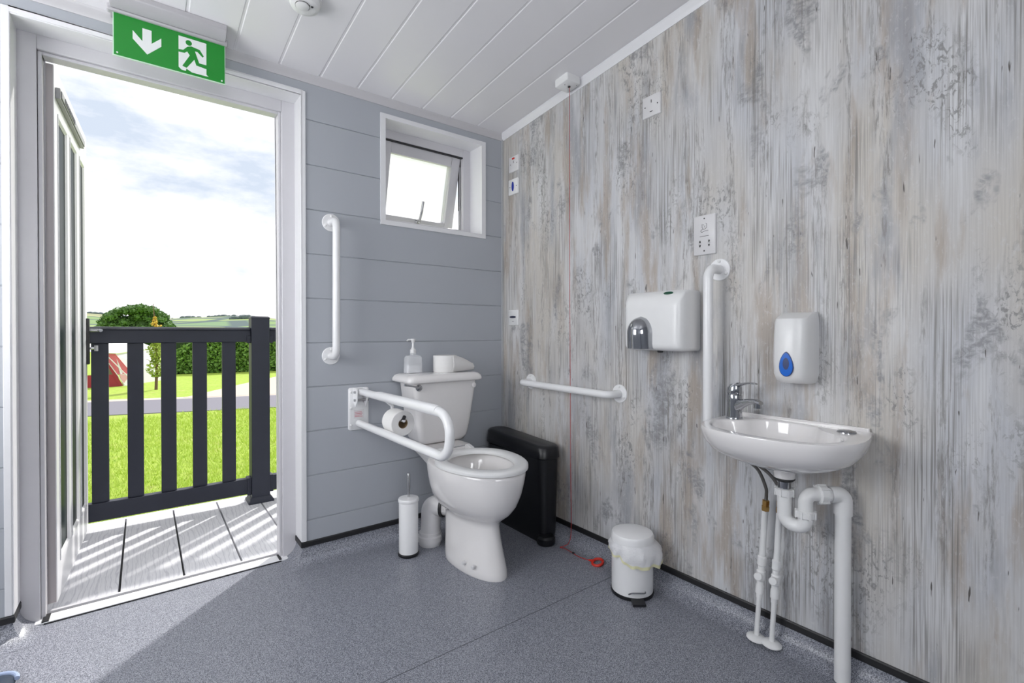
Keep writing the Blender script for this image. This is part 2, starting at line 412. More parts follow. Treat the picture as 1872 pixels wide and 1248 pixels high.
struct('wall_front', BM(((XL, YF-.06, -.05), (RX0, YF, 2.6)), ((RX1, YF-.06, -.05), (0, YF, 2.6)), ((RX0, YF-.06, -.05), (RX1, YF, RZ0)), ((RX0, YF-.06, RZ1), (RX1, YF, 2.6))), cladding, smooth=False)
def fill_pane(name, strength):  # emissive surface for room fill, no daylight passes through it
    t = NT(name); t.base((.8, .8, .8)); t.set(Roughness=.6)
    t.b.inputs['Emission Color'].default_value = (.97, .985, 1, 1); t.b.inputs['Emission Strength'].default_value = strength; return t.m
w2 = bpy.data.objects.new('fill_panel_left', None); COL.objects.link(w2); w2.location = (XL, (LY0+LY1)/2, LZ0); w2['kind'] = 'structure'  # unseen window-shaped panel, added to brighten the room from the left
obj('window_frame', BM(((XL-.05, LY0, LZ0), (XL+.01, LY0+.05, LZ1)), ((XL-.05, LY1-.05, LZ0), (XL+.01, LY1, LZ1)), ((XL-.05, LY0, LZ0), (XL+.01, LY1, LZ0+.05)), ((XL-.05, LY0, LZ1-.05), (XL+.01, LY1, LZ1))), upvc, w2, smooth=False)
obj('frosted_pane', BM(((XL-.04, LY0+.05, LZ0+.05), (XL-.03, LY1-.05, LZ1-.05))), fill_pane('glowing fill pane left', LEFT_FILL), w2, smooth=False)  # glows by itself as added side fill
w3 = bpy.data.objects.new('fill_panel_rear', None); COL.objects.link(w3); w3.location = ((RX0+RX1)/2, YF, RZ0); w3['kind'] = 'structure'  # second unseen panel, added to light the faces turned to the camera
obj('window_frame', BM(((RX0, YF-.05, RZ0), (RX0+.05, YF+.01, RZ1)), ((RX1-.05, YF-.05, RZ0), (RX1, YF+.01, RZ1)), ((RX0, YF-.05, RZ0), (RX1, YF+.01, RZ0+.05)), ((RX0, YF-.05, RZ1-.05), (RX1, YF+.01, RZ1))), upvc, w3, smooth=False)
obj('frosted_pane', BM(((RX0+.05, YF-.04, RZ0+.05), (RX1-.05, YF-.03, RZ1-.05))), fill_pane('glowing fill pane rear', REAR_FILL), w3, smooth=False)  # self-glowing pane, added rear fill
bm = bmesh.new(); box(bm, (XL, YF, -.04), (0, 0, 0)); box(bm, (DX0, 0, -.04), (DX1, .075, 0))
flo = struct('floor', bm, vinyl, smooth=False)
bm = bmesh.new()
xs = [XL]; x = -.024 - .1667*16
prof = [(XL, 0)]
while x < 0:
    if x-.008 > XL: prof += [(x-.007, 0), (x-.004, .0022), (x+.003, .0022), (x+.006, 0)]
    x += .1667
prof.append((.02, 0))
a = [bm.verts.new((px, .05, ZC(.05)+dz)) for px, dz in prof]; b = [bm.verts.new((px, YF, ZC(YF)+dz)) for px, dz in prof]
for k in range(len(prof)-1): bm.faces.new((a[k], a[k+1], b[k+1], b[k]))
q = [(XL, .17), (.06, .17), (.06, YF), (XL, YF)]
lo = [bm.verts.new((x_, y_, ZC(y_)+.006)) for x_, y_ in q]; hi = [bm.verts.new((x_, y_, ZC(y_)+.1)) for x_, y_ in q]
bm.faces.new(lo); bm.faces.new(hi)
for k in range(4): bm.faces.new((lo[k], lo[(k+1) % 4], hi[(k+1) % 4], hi[k]))
struct('ceiling', bm, ceil_m, smooth=False)
# cornices
quad = [(0, -.034), (.004, -.034), (.006, -.028), (.012, -.018), (.018, -.010), (.022, -.003), (.022, .004), (0, .004)]
bm = bmesh.new()
for x0, x1 in ((XL, 0),):
    a = [bm.verts.new((x0, -d, 2.158+h)) for d, h in quad]; b = [bm.verts.new((x1, -d, 2.158+h)) for d, h in quad]
    for k in range(len(quad)-1): bm.faces.new((a[k], a[k+1], b[k+1], b[k]))
struct('trim_1', bm, simple('grey-white cornice', (.56, .55, .57), .35), angle=60)
bm = bmesh.new()
a = [bm.verts.new((-d, 0, ZC(0)+h)) for d, h in quad]; b = [bm.verts.new((-d, YF, ZC(YF)+h)) for d, h in quad]
for k in range(len(quad)-1): bm.faces.new((a[k], a[k+1], b[k+1], b[k]))
struct('trim_2', bm, upvc, angle=60)
struct('trim_3', BM(((-.008, -.012, .09), (-.0002, 0, 2.13))), simple('corner trim grey', (.42, .43, .44), .35), smooth=False)
# coved vinyl skirting and black capping
RC = .066
cove = [(RC - RC*math.sin(a_), RC - RC*math.cos(a_)) for a_ in [PI/2*k/10 for k in range(11)]]  # (offset, z)
strip = [(.0, .066), (.005, .066), (.006, .070), (.006, .086), (.004, .090), (0, .090)]
pathA = [(XL, YF), (XL, 0), (DX0, 0), (DX0, .10)]
pathB = [(DX1, .10), (DX1, 0), (0, 0), (0, YF)]
bm = bmesh.new(); cv = [(o_+.0005, z+.0006) for o_, z in cove]
sweep(bm, [(DX1, .10), (DX1, 0), (0, 0), (0, YF)], cv, -1); struct('trim_4', bm, vinyl, angle=60)
bm = bmesh.new(); sweep(bm, pathA, cv, -1); struct('trim_5', bm, vinyl, angle=60)
bm = bmesh.new(); sweep(bm, [(DX1, .10), (DX1, 0), (0, 0)], strip, -1); struct('baseboard_back', bm, black_rubber, smooth=False)
bm = bmesh.new(); sweep(bm, [(0, 0), (0, YF)], strip, -1); struct('baseboard_right', bm, black_rubber, smooth=False)
bm = bmesh.new(); sweep(bm, pathA, strip, -1); struct('baseboard_left', bm, black_rubber, smooth=False)
# floor seam
struct('trim_6', BM(((XL, -.9155, 0), (-.06, -.9135, .0008))), seam_m, smooth=False)

# door architrave (face + reveal lining) and frame
bm = bmesh.new()
z0 = .092
def rev(x_in, s):   # vertical lining at x_in; s=+1 right jamb
    box(bm, (min(x_in, x_in-.004*s), -.004, z0), (max(x_in, x_in-.004*s), .10, DZ))
    box(bm, (min(x_in, x_in+.018*s), -.006, z0), (max(x_in, x_in+.018*s), 0, DZ+.018))
rev(DX1, 1); rev(DX0, -1)
box(bm, (DX0, -.004, DZ-.004), (DX1, .10, DZ)); box(bm, (DX0, -.006, DZ), (DX1, 0, DZ+.018))
struct('trim_7', bm, upvc, smooth=False, bev=.002)

door = bpy.data.objects.new('door_1', None); COL.objects.link(door); door.location = (-1.935, .15, 0); door['kind'] = 'structure'
bm = bmesh.new()
fx0, fx1, fz = -1.935, -1.17, 2.0
box(bm, (DX0, .10, 0), (fx0-.012, .165, DZ)); box(bm, (fx1+.012, .10, 0), (DX1, .165, DZ)); box(bm, (fx0-.012, .10, fz+.012), (fx1+.012, .165, DZ))
box(bm, (fx0-.012, .112, 0), (fx0, .165, fz+.012)); box(bm, (fx1, .112, 0), (fx1+.012, .165, fz+.012)); box(bm, (fx0, .112, fz), (fx1, .165, fz+.012))
obj('door_frame', bm, upvc_frame, door, bev=.003)
bm = bmesh.new(); box(bm, (fx0-.03, .072, -.02), (fx1+.03, .135, .006)); th = obj('threshold', bm, alu, door, bev=.002)
bm = bmesh.new(); box(bm, (fx0-.03, .135, -.03), (fx1+.03, .150, .0)); box(bm, (fx0-.03, .164, -.03), (fx1+.03, .185, -.006)); box(bm, (fx0-.006, .074, 0), (fx0+.012, .132, .009)); box(bm, (fx0, .068, -.01), (fx1, .0725, .0035)); box(bm, (fx1-.008, .074, 0), (fx1+.002, .132, .009))
obj('rubber_seal', bm, black_rubber, door, smooth=False)
bm = bmesh.new(); box(bm, (fx0-.03, .150, -.03), (fx1+.03, .164, .008)); obj('threshold_lip', bm, upvc_frame, door, smooth=False)
# leaf: u along the leaf from the hinge, face towards +n
h0 = Vector((-1.910, .168, 0)); h1 = Vector((-1.880, .985, 0)); ud = (h1-h0).normalized(); nd = Vector((ud.y, -ud.x, 0)); LW = (h1-h0).length
def LF(u, z, d): return h0 + ud*u + nd*d + Vector((0, 0, z))
def lbox(bm, u0, u1, z0, z1, d0, d1):
    v = [bm.verts.new(LF(u, z, d)) for u, z, d in ((u0, z0, d0), (u1, z0, d0), (u1, z1, d0), (u0, z1, d0), (u0, z0, d1), (u1, z0, d1), (u1, z1, d1), (u0, z1, d1))]
    for f in ((0, 3, 2, 1), (4, 5, 6, 7), (0, 1, 5, 4), (1, 2, 6, 5), (2, 3, 7, 6), (3, 0, 4, 7)): bm.faces.new([v[i] for i in f])
bm = bmesh.new()
ZB, ZT = .025, 2.0
pan = [(.058, .266), (.326, .512), (.587, .745)]; PZ0, PZ1 = .16, 1.84
lbox(bm, 0, .058, ZB, ZT, -.055, 0); lbox(bm, .745, LW, ZB, ZT, -.055, 0)
lbox(bm, .058, .745, ZB, PZ0, -.055, 0); lbox(bm, .058, .745, PZ1, ZT, -.055, 0)
lbox(bm, .266, .326, PZ0, PZ1, -.055, 0); lbox(bm, .512, .587, PZ0, PZ1, -.055, 0)
lbox(bm, .0, .02, ZB+.02, ZT-.02, -.062, -.055)
leaf = obj('door_leaf', bm, upvc, door, bev=.003)
bm = bmesh.new(); lbox(bm, -.002, .0, ZB+.004, ZT-.004, -.050, -.003); obj('hinge_edge_shade', bm, simple('painted shade edge strip', (.40, .37, .38), .45), leaf, smooth=False, label='hinge-side edge of the leaf, its shade painted in grey')  # thin strip laid on the edge, grey paints in its shade
for u0, u1 in pan:
    bm = bmesh.new()
    ins = .020
    def fr(u0, u1, z0, z1):  # sloping bead around glass
        o_ = [(u0, z0), (u1, z0), (u1, z1), (u0, z1)]; i_ = [(u0+ins, z0+ins), (u1-ins, z0+ins), (u1-ins, z1-ins), (u0+ins, z1-ins)]
        m_ = [(u0+ins*.55, z0+ins*.55), (u1-ins*.55, z0+ins*.55), (u1-ins*.55, z1-ins*.55), (u0+ins*.55, z1-ins*.55)]
        r0 = [bm.verts.new(LF(u, z, .0)) for u, z in o_]; r1 = [bm.verts.new(LF(u, z, .003)) for u, z in o_]
        r2 = [bm.verts.new(LF(u, z, .002)) for u, z in m_]; r3 = [bm.verts.new(LF(u, z, -.005)) for u, z in i_]
        for A, B in ((r0, r1), (r1, r2), (r2, r3)):
            for k in range(4): bm.faces.new((A[k], A[(k+1) % 4], B[(k+1) % 4], B[k]))
    fr(u0, u1, PZ0, PZ1); obj('glazing_bead', bm, upvc, leaf, smooth=False)
    bm = bmesh.new(); lbox(bm, u0, u1, PZ0, PZ1, -.034, -.006); obj('glass_pane', bm, door_glass, leaf, smooth=False)
bm = bmesh.new(); lbox(bm, .02, .62, 1.885, 1.925, .0, .014); lbox(bm, .03, .61, 1.892, 1.918, .014, .018)
vt = obj('trickle_vent', bm, vent_m, leaf, bev=.002)
bm = bmesh.new()
for k in range(10): lbox(bm, .09+k*.024, .107+k*.024, 1.896, 1.914, .0185, .0195)
obj('vent_slot', bm, plastic_dark, leaf, smooth=False)
bm = bmesh.new(); lbox(bm, LW-.045, LW-.013, .86, 1.09, .0, .012); obj('handle_plate', bm, plastic_dark, leaf, bev=.003)
bm = bmesh.new(); p0 = LF(LW-.029, 1.03, .012)
tube(bm, fillet([p0, p0+nd*.042, p0+nd*.052-ud*.10], .012, 6), .008, 12); obj('lever_handle', bm, chrome, leaf)
bm = bmesh.new(); tube(bm, [LF(LW-.029, .94, .012), LF(LW-.029, .94, .03)], .006, 10); lbox(bm, LW-.032, LW-.026, .926, .954, .03, .045); obj('thumb_turn', bm, chrome, leaf, smooth=False)

# ------------------------------------------------------------------ window
win = bpy.data.objects.new('window_1', None); COL.objects.link(win); win.location = (-.43, .1, WZ0); win['kind'] = 'structure'
bm = bmesh.new()
for a_, b_ in (((WX0-.022, -.006, WZ0-.018), (WX0, .0, WZ1+.018)), ((WX1, -.006, WZ0-.018), (WX1+.022, .0, WZ1+.018)), ((WX0, -.006, WZ1), (WX1, 0, WZ1+.018)), ((WX0, -.006, WZ0-.018), (WX1, 0, WZ0)),
               ((WX0, -.006, WZ0), (WX0+.004, .115, WZ1)), ((WX1-.004, -.006, WZ0), (WX1, .115, WZ1)), ((WX0, -.006, WZ1-.004), (WX1, .115, WZ1)), ((WX0, -.006, WZ0), (WX1, .115, WZ0+.004))):
    box(bm, a_, b_)
obj('window_trim', bm, upvc, win, smooth=False)
gx0, gx1, gz0, gz1 = -.675, -.195, 1.605, 2.022
bm = bmesh.new(); Y0, Y1 = .115, .17
box(bm, (WX0, Y0, WZ0), (gx0, Y1, WZ1)); box(bm, (gx1, Y0, WZ0), (WX1, Y1, WZ1)); box(bm, (gx0, Y0, WZ0), (gx1, Y1, gz0)); box(bm, (gx0, Y0, gz1), (gx1, Y1, WZ1))
obj('window_frame', bm, upvc_frame, win, bev=.003)
# sash hinged at the top, tilted outward
th_ = R(14); hz = gz1-.004; hy = .135
def SF(x, d, s):  # d: out of plane (towards room negative), s: distance down from hinge
    return Vector((x, hy + s*math.sin(th_) + d*math.cos(th_), hz - s*math.cos(th_) + d*math.sin(th_)))
def sbox(bm, x0, x1, s0, s1, d0, d1):
    v = [bm.verts.new(SF(x, d, s)) for x, d, s in ((x0, d0, s0), (x1, d0, s0), (x1, d0, s1), (x0, d0, s1), (x0, d1, s0), (x1, d1, s0), (x1, d1, s1), (x0, d1, s1))]
    for f in ((0, 3, 2, 1), (4, 5, 6, 7), (0, 1, 5, 4), (1, 2, 6, 5), (2, 3, 7, 6), (3, 0, 4, 7)): bm.faces.new([v[i] for i in f])
SL = hz-gz0+.015
bm = bmesh.new(); sx0, sx1 = gx0+.003, gx1-.004; fw = .055
sbox(bm, sx0, sx0+fw, 0, SL, 0, .05); sbox(bm, sx1-fw, sx1, 0, SL, 0, .05); sbox(bm, sx0+fw, sx1-fw, 0, fw, 0, .05); sbox(bm, sx0+fw, sx1-fw, SL-fw, SL, 0, .05)
sash = obj('sash', bm, upvc_frame, win, bev=.004)
bm = bmesh.new(); sbox(bm, sx0+fw, sx1-fw, fw, SL-fw, .02, .026); obj('frosted_pane', bm, win_glass, sash, smooth=False)
bm = bmesh.new(); hx = -.43
tube(bm, fillet([SF(hx, 0, SL-.035), SF(hx, -.03, SL-.04), SF(hx+.005, -.038, SL-.10), SF(hx+.008, -.036, SL-.155)], .02, 5), .008, 10); sbox(bm, hx-.012, hx+.012, SL-.055, SL-.015, -.008, .0)
obj('window_handle', bm, steel, sash)
bm = bmesh.new(); box(bm, (gx1-.006, .14, gz0), (gx1, .15, gz1-.05)); obj('window_stay', bm, steel, win, smooth=False)
bm = bmesh.new(); box(bm, (gx1-.0035, .14, gz0+.12), (gx1-.001, .165, gz1)); box(bm, (gx0, .118, gz1-.006), (gx1, .134, gz1-.001)); obj('window_gasket', bm, black_rubber, win, smooth=False)

# ------------------------------------------------------------------ ceiling fittings
sg = thing('exit_sign', 'green illuminated exit sign with down arrow and running figure above the open door', 'sign', (-1.567, -.1, 2.165))
bm = bmesh.new()
def hp(y_): return ZC(y_)
pr = [(-.03, 0), (-.03, -.022), (-.045, -.034), (-.085, -.040), (-.115, -.040), (-.150, -.032), (-.165, -.020), (-.165, 0)]
A = [bm.verts.new((-1.742, y_, ZC(y_)+dz)) for y_, dz in pr]; B = [bm.verts.new((-1.400, y_, ZC(y_)+dz)) for y_, dz in pr]
for k in range(len(pr)): bm.faces.new((A[k], A[(k+1) % len(pr)], B[(k+1) % len(pr)], B[k]))
bm.faces.new(A); bm.faces.new(B[::-1]); sign_grey = simple('sign housing grey', (.46, .45, .47), .4); hs = obj('housing', bm, sign_grey, sg, bev=.003)
bm = bmesh.new(); box(bm, (-1.75, -.118, 2.118), (-1.392, -.088, 2.140)); obj('housing_rim', bm, sign_grey, sg, bev=.006)
bm = BM(((-1.734, -.105, 1.972), (-1.400, -.099, 2.122))); pl = obj('sign_panel', bm, acrylic, sg, smooth=False)
bm = BM(((-1.731, -.1062, 1.975), (-1.4025, -.1052, 2.1205))); obj('green_face', bm, green_m, pl, smooth=False)
SG = lambda u, v, d: Vector((-1.567+u, -.1062-d, 2.056+v))
arrow = [(-.113, .019), (-.086, -.010), (-.086, .036), (-.060, .036), (-.060, -.010), (-.032, .019), (-.032, -.010), (-.0725, -.052), (-.113, -.010)]
bm = bmesh.new(); prism(bm, arrow, SG, 0, .0008); obj('arrow', bm, sign_white, pl, smooth=False)
dr = [(.019, .050), (.105, .050), (.105, -.066), (.112, -.072), (.060, -.072), (.042, -.063), (.041, -.072), (.028, -.072), (.019, -.064)]
bm = bmesh.new(); prism(bm, dr, SG, 0, .0008); obj('doorway_pictogram', bm, sign_white, pl, smooth=False)
mn = [(.019, 0), (.033, .002), (.046, .018), (.058, .023), (.084, .019), (.097, -.001), (.093, -.006), (.077, .009), (.069, .009), (.082, -.031), (.110, -.031), (.119, -.041), (.118, -.047), (.073, -.042), (.067, -.023), (.043, -.061), (.030, -.057), (.053, -.012), (.045, 0), (.037, -.008), (.019, -.009)]
bm = bmesh.new(); prism(bm, mn, SG, .0008, .0013); prism(bm, disc_poly(.050, .033, .0098), SG, .0008, .0013); obj('running_figure_pictogram', bm, green_m, pl, smooth=False)
for ux, vz in ((-.155, -.073), (.155, -.073)):
    bm = bmesh.new(); prism(bm, disc_poly(ux, vz, .0028, n=12), SG, 0, .002); obj('rivet', bm, sign_white, pl)
bm = BM(((-1.738, -.118, 2.1262), (-1.41, -.1175, 2.1272)));  bm2 = None
obj('joint_line', bm, plastic_dark, sg, smooth=False)

def on_ceiling(x, y): return Vector((x, y, ZC(y)))
cn = Vector((0, -.0884, -1)).normalized()
sm = thing('smoke_detector', 'round white smoke detector on the ceiling at the top edge', 'smoke detector', on_ceiling(-1.198, -.455))
c0 = on_ceiling(-1.198, -.455)
bm = bmesh.new(); lathe(bm, [(.056, 0), (.056, .012), (.052, .014)], c0, cn); obj('base', bm, plastic_white, sm)
bm = bmesh.new(); lathe(bm, [(.050, .013), (.0505, .022), (.046, .032), (.034, .038), (.033, .0385)], c0, cn); obj('cover', bm, plastic_white, sm)
bm = bmesh.new(); lathe(bm, [(.0235, .0385), (.0235, .0405)], c0+Vector((-.012, -.012, 0)), cn, 32); obj('button_rim', bm, plastic_dark, sm)
bm = bmesh.new(); lathe(bm, [(.0225, .0385), (.0225, .0415), (.020, .043)], c0+Vector((-.012, -.012, 0)), cn, 32); obj('test_button', bm, plastic_white, sm)
bm = bmesh.new()
for k in range(3): box(bm, (-1.198+.012*k-.01, -.485, ZC(-.48)-.0415), (-1.191+.012*k-.01, -.479, ZC(-.48)-.039))
obj('sounder_slot', bm, plastic_dark, sm, smooth=False)

al = thing('alarm_pull_cord', 'white ceiling box with long red emergency pull cord hanging to the floor', 'pull cord', on_ceiling(-.062, -.607))
bm = bmesh.new()
rg = [[Vector((v.x, v.y, ZC(v.y)-d_)) for v in rrect(-.066, -.607, .043-s_, .043-s_, .008, 0, 4)] for d_, s_ in ((0, 0), (.03, 0), (.034, .003))]
loft(bm, rg); obj('switch_box', bm, plastic_white, al, angle=50)
bm = bmesh.new(); zb = ZC(-.607)-.034; lathe(bm, [(.006, 0), (.006, .004)], (-.060, -.612, zb), (0, 0, -1), 16)
obj('cord_grommet', bm, plastic_dark, al)
for dx, dy in ((-.028, .0), (.02, -.028)):
    bm = bmesh.new(); lathe(bm, [(.002, 0), (.002, .001)], (-.060+dx, -.612+dy, zb), (0, 0, -1), 8); obj('screw', bm, plastic_dark, al)
cp = [(-.058, -.612, zb), (-.056, -.613, 1.2), (-.053, -.616, .4), (-.050, -.618, .10), (-.058, -.612, .028), (-.075, -.600, .010), (-.094, -.588, .004), (-.085, -.612, .004), (-.088, -.66, .004), (-.092, -.71, .004), (-.082, -.765, .005)]
bm = bmesh.new()
def crv(P_, n=10):
    P_ = [Vector(p) for p in P_]; out = []
    for i in range(len(P_)-1):
        a, b, c, d = P_[max(i-1, 0)], P_[i], P_[i+1], P_[min(i+2, len(P_)-1)]
        for k in range(n):
            s = k/n; out.append(.5*((2*b)+(c-a)*s+(2*a-5*b+4*c-d)*s*s+(3*b-a-3*c+d)*s**3))
    out.append(P_[-1]); return out
tube(bm, [cp[0], cp[1], cp[2]], .0013, 8); tube(bm, crv(cp[2:], 8), .0016, 8); obj('cord', bm, cord_red, al)
bm = bmesh.new(); lathe(bm, [(.003, -.006), (.005, -.004), (.005, .004), (.003, .006)], (-.089, -.672, .006), (.02, 1, 0), 12); obj('cord_connector', bm, plastic_dark, al)
bm = bmesh.new(); ctr = Vector((-.072, -.805, .009)); pts = [ctr+Vector((.023*math.cos(2*PI*k/32), .023*math.sin(2*PI*k/32), .25*.023*math.cos(2*PI*k/32))) for k in range(33)]
tube(bm, pts, .0058, 10); tube(bm, [(-.083, -.762, .006), (-.077, -.785, .009)], [.003, .007], 10); obj('pull_ring', bm, red_m, al)

# ------------------------------------------------------------------ plates on the right wall
def WB(y, z, d): return Vector((-d, y, z))
def plate(name, label, cat, y, z, w=.086, h=.086, mat=plastic_grey, group=None):
    t_ = thing(name, label, cat, (0, y, z), group)
    bm = bmesh.new(); rings = []
    for d, s_ in ((0, 0), (.008, 0), (.010, .002)):
        rings.append([WB(y+v.x, z+v.y, d) for v in rrect(0, 0, w/2-s_, h/2-s_, .003, 0, 2)])
    loft(bm, rings); obj('face_plate', bm, mat, t_, angle=50); return t_
def screws(t_, pts):
    for y, z in pts:
        bm = bmesh.new(); prism(bm, disc_poly(y, z, .0028, n=12), WB, .010, .0106); obj('screw', bm, plastic_dark, t_)
p1 = plate('fused_outlet', 'blank white wall plate with fuse slot high on the wood-effect wall', 'wall plate', -1.036, 1.943)
screws(p1, [(-1.006, 1.943), (-1.066, 1.943)])
bm = bmesh.new(); prism(bm, [(-1.0375, 1.955), (-1.0345, 1.955), (-1.0345, 1.967), (-1.0375, 1.967)], WB, .010, .0106); obj('fuse_slot', bm, plastic_dark, p1, smooth=False)
bm = bmesh.new(); prism(bm, [(-1.044, 1.921), (-1.028, 1.921), (-1.030, 1.918), (-1.042, 1.918)], WB, .010, .0106); obj('cable_slot', bm, plastic_dark, p1, smooth=False)
p2 = plate('isolator_switch', 'small white switch plate with red light, uppermost in the wall corner', 'switch', -.117, 1.961)
screws(p2, [(-.090, 1.961), (-.148, 1.961)])
bm = bmesh.new(); prism(bm, [(-.127, 1.986), (-.107, 1.986), (-.107, 1.994), (-.127, 1.994)], WB, .010, .013); obj('neon_light', bm, red_m, p2, smooth=False)
bm = bmesh.new(); prism(bm, [(-.1195, 1.965), (-.1165, 1.965), (-.1165, 1.978), (-.1195, 1.978)], WB, .010, .0106); obj('fuse_slot', bm, plastic_dark, p2, smooth=False)
p3 = plate('indicator_plate', 'white square plate with upright blue oval, just below the red-lit switch', 'wall plate', -.113, 1.835, mat=plastic_white)
screws(p3, [(-.085, 1.835), (-.143, 1.835)])
bm = bmesh.new(); prism(bm, disc_poly(-.113, 1.836, .008, .026), WB, .010, .014); obj('indicator_lens', bm, indicator_blue, p3)
p4 = plate('reset_plate', 'white square plate with dark horizontal bar, beside the toilet at shoulder height', 'wall plate', -.113, 1.103, mat=plastic_white)
bm = bmesh.new(); prism(bm, disc_poly(-.113, 1.106, .026, .006), WB, .010, .014); obj('reset_bar', bm, indicator_black, p4)
bm = bmesh.new(); prism(bm, [(-.122, 1.080), (-.104, 1.080), (-.104, 1.083), (-.122, 1.083)], WB, .010, .0103); obj('marking', bm, vent_m, p4, smooth=False)
p5 = plate('shaver_socket', 'tall white shaver socket plate above the vertical white grab rail', 'socket', -1.271, 1.380, .086, .146)
screws(p5, [(-1.271, 1.440), (-1.271, 1.321)])
for yy in (-1.254, -1.290):
    bm = bmesh.new(); prism(bm, [(yy-.004, 1.352), (yy+.004, 1.352), (yy+.0015, 1.360), (yy-.0015, 1.360)], WB, .010, .0105)
    prism(bm, [(yy-.004, 1.344), (yy+.004, 1.344), (yy+.0015, 1.336), (yy-.0015, 1.336)], WB, .010, .0105)
    prism(bm, [(yy-.005, 1.3475), (yy+.005, 1.3475), (yy+.005, 1.3485), (yy-.005, 1.3485)], WB, .010, .0105)
    obj('pin_slot', bm, plastic_dark, p5, smooth=False)
bm = bmesh.new()
def pl2(pts, w=.0007):
    for a, b in zip(pts, pts[1:]):
        d = Vector((b[0]-a[0], b[1]-a[1])); d.normalize(); n_ = Vector((-d.y, d.x))*w
        prism(bm, [(a[0]+n_.x, a[1]+n_.y), (b[0]+n_.x, b[1]+n_.y), (b[0]-n_.x, b[1]-n_.y), (a[0]-n_.x, a[1]-n_.y)], WB, .010, .0103)
pl2([(-1.253, 1.375), (-1.289, 1.375)]); pl2([(-1.262, 1.420), (-1.262, 1.408), (-1.267, 1.401), (-1.275, 1.401), (-1.281, 1.407), (-1.281, 1.418), (-1.277, 1.422)])
pl2([(-1.267, 1.401), (-1.258, 1.399), (-1.257, 1.393), (-1.262, 1.390), (-1.275, 1.394), (-1.287, 1.394)]); pl2([(-1.269, 1.416), (-1.266, 1.418)]); pl2([(-1.274, 1.414), (-1.273, 1.409), (-1.270, 1.408)])
obj('face_drawing', bm, plastic_dark, p5, smooth=False)

# ------------------------------------------------------------------ grab rails
def flange(t_, c, ax, r=.040):
    c = Vector(c); ax = Vector(ax).normalized()
    bm = bmesh.new(); lathe(bm, [(r, 0), (r, .003), (r-.002, .005), (.022, .005)], c, ax)
    f = obj('flange', bm, paint_white, t_)
    a = Vector((0, 0, 1)); b = ax.cross(a)
    for k in range(3):
        an = PI/2+2*PI*k/3; p = c+(b*math.cos(an)+a*math.sin(an))*.030
        bm = bmesh.new(); lathe(bm, [(.0055, .004), (.0055, .009), (.003, .0115), (0, .012)], p, ax, 14); obj('screw_cap', bm, plastic_white, f)
def rail(label, p0, p1, out, bend=.045, r=.0165):
    p0, p1, out = Vector(p0), Vector(p1), Vector(out)
    t_ = thing('grab_rail', label, 'grab rail', p0)
    bm = bmesh.new(); tube(bm, fillet([p0, p0+out*.078, p1+out*.078, p1], bend, 12), r, 24); obj('bar', bm, paint_white, t_)
    flange(t_, p0, out); flange(t_, p1, out); return t_
rail('vertical white grab rail on grey cladding between the doorway and the toilet', (-.974, 0, .913), (-.972, 0, 1.520), (0, -1, 0))
rail('horizontal white grab rail on the wood-effect wall to the right of the toilet', (0, -.262, .757), (0, -.868, .752), (-1, 0, 0))
rail('vertical white grab rail on the wood-effect wall left of the basin', (0, -1.327, .655), (0, -1.327, 1.246), (-1, 0, 0))

# drop-down rail
dd = thing('drop_down_rail', 'white hinged fold-down support rail projecting beside the toilet', 'grab rail', (-.848, 0, .56))
bm = bmesh.new(); rings = [[Vector((-.848+v.x, -d, .660+v.y)) for v in rrect(0, 0, .048-s_, .100-s_, .010, 0, 4)] for d, s_ in ((0, 0), (.006, 0), (.008, .002))]
loft(bm, rings); wp = obj('wall_plate', bm, paint_white, dd, angle=50)
bm = bmesh.new(); box(bm, (-.872, -.0088, .615), (-.824, -.008, .655)); obj('sticker', bm, plastic_grey, wp, smooth=False)
bm = bmesh.new()
for k in range(4): box(bm, (-.868, -.0093, .622+.007*k), (-.830-.004*(k % 2), -.0088, .6245+.007*k))
obj('sticker_print', bm, label_red, wp, smooth=False)
for x_, z_ in ((-.885, .585), (-.885, .74), (-.812, .585), (-.812, .74), (-.885, .665)):
    bm = bmesh.new(); lathe(bm, [(.006, .008), (.006, .011), (.003, .013), (0, .0132)], (x_, 0, z_), (0, -1, 0), 12); obj('screw_cap', bm, plastic_white, wp)
bm = bmesh.new()
for x_ in (-.872, -.824):
    prism(bm, [(-.008, .690), (-.008, .760), (-.045, .762), (-.062, .748), (-.055, .700), (-.035, .672)], lambda u, v, d: Vector((x_-.002+d, u, v)), 0, .004)
br = obj('hinge_bracket', bm, paint_white, dd, smooth=False)
bm = bmesh.new()
for z_ in (.742, .705): tube(bm, [(-.882, -.040, z_), (-.814, -.040, z_)], .006, 12)
obj('hinge_pin', bm, steel, dd)
bm = bmesh.new(); tube(bm, fillet([(-.848, -.030, .743), (-.848, -.865, .746), (-.848, -.852, .596), (-.848, -.012, .592)], .068, 14), .0165, 24)
arm = obj('arm', bm, paint_white, dd)
bm = bmesh.new(); tube(bm, [(-.848, -.235, .746), (-.848, -.27, .747), (-.848, -.75, .750), (-.848, -.78, .750)], [.0166, .019, .019, .0168], 24); obj('arm_sleeve', bm, paint_white, dd)
bm = bmesh.new(); tube(bm, fillet([(-.834, -.265, .735), (-.792, -.262, .700), (-.79, -.262, .650), (-.79, -.380, .650)], .012, 6), .007, 12); obj('roll_holder', bm, paint_white, dd)
bm = bmesh.new(); tube(bm, [(-.79, -.368, .650), (-.79, -.384, .668)], .0075, 12); obj('holder_tip', bm, plastic_dark, dd)
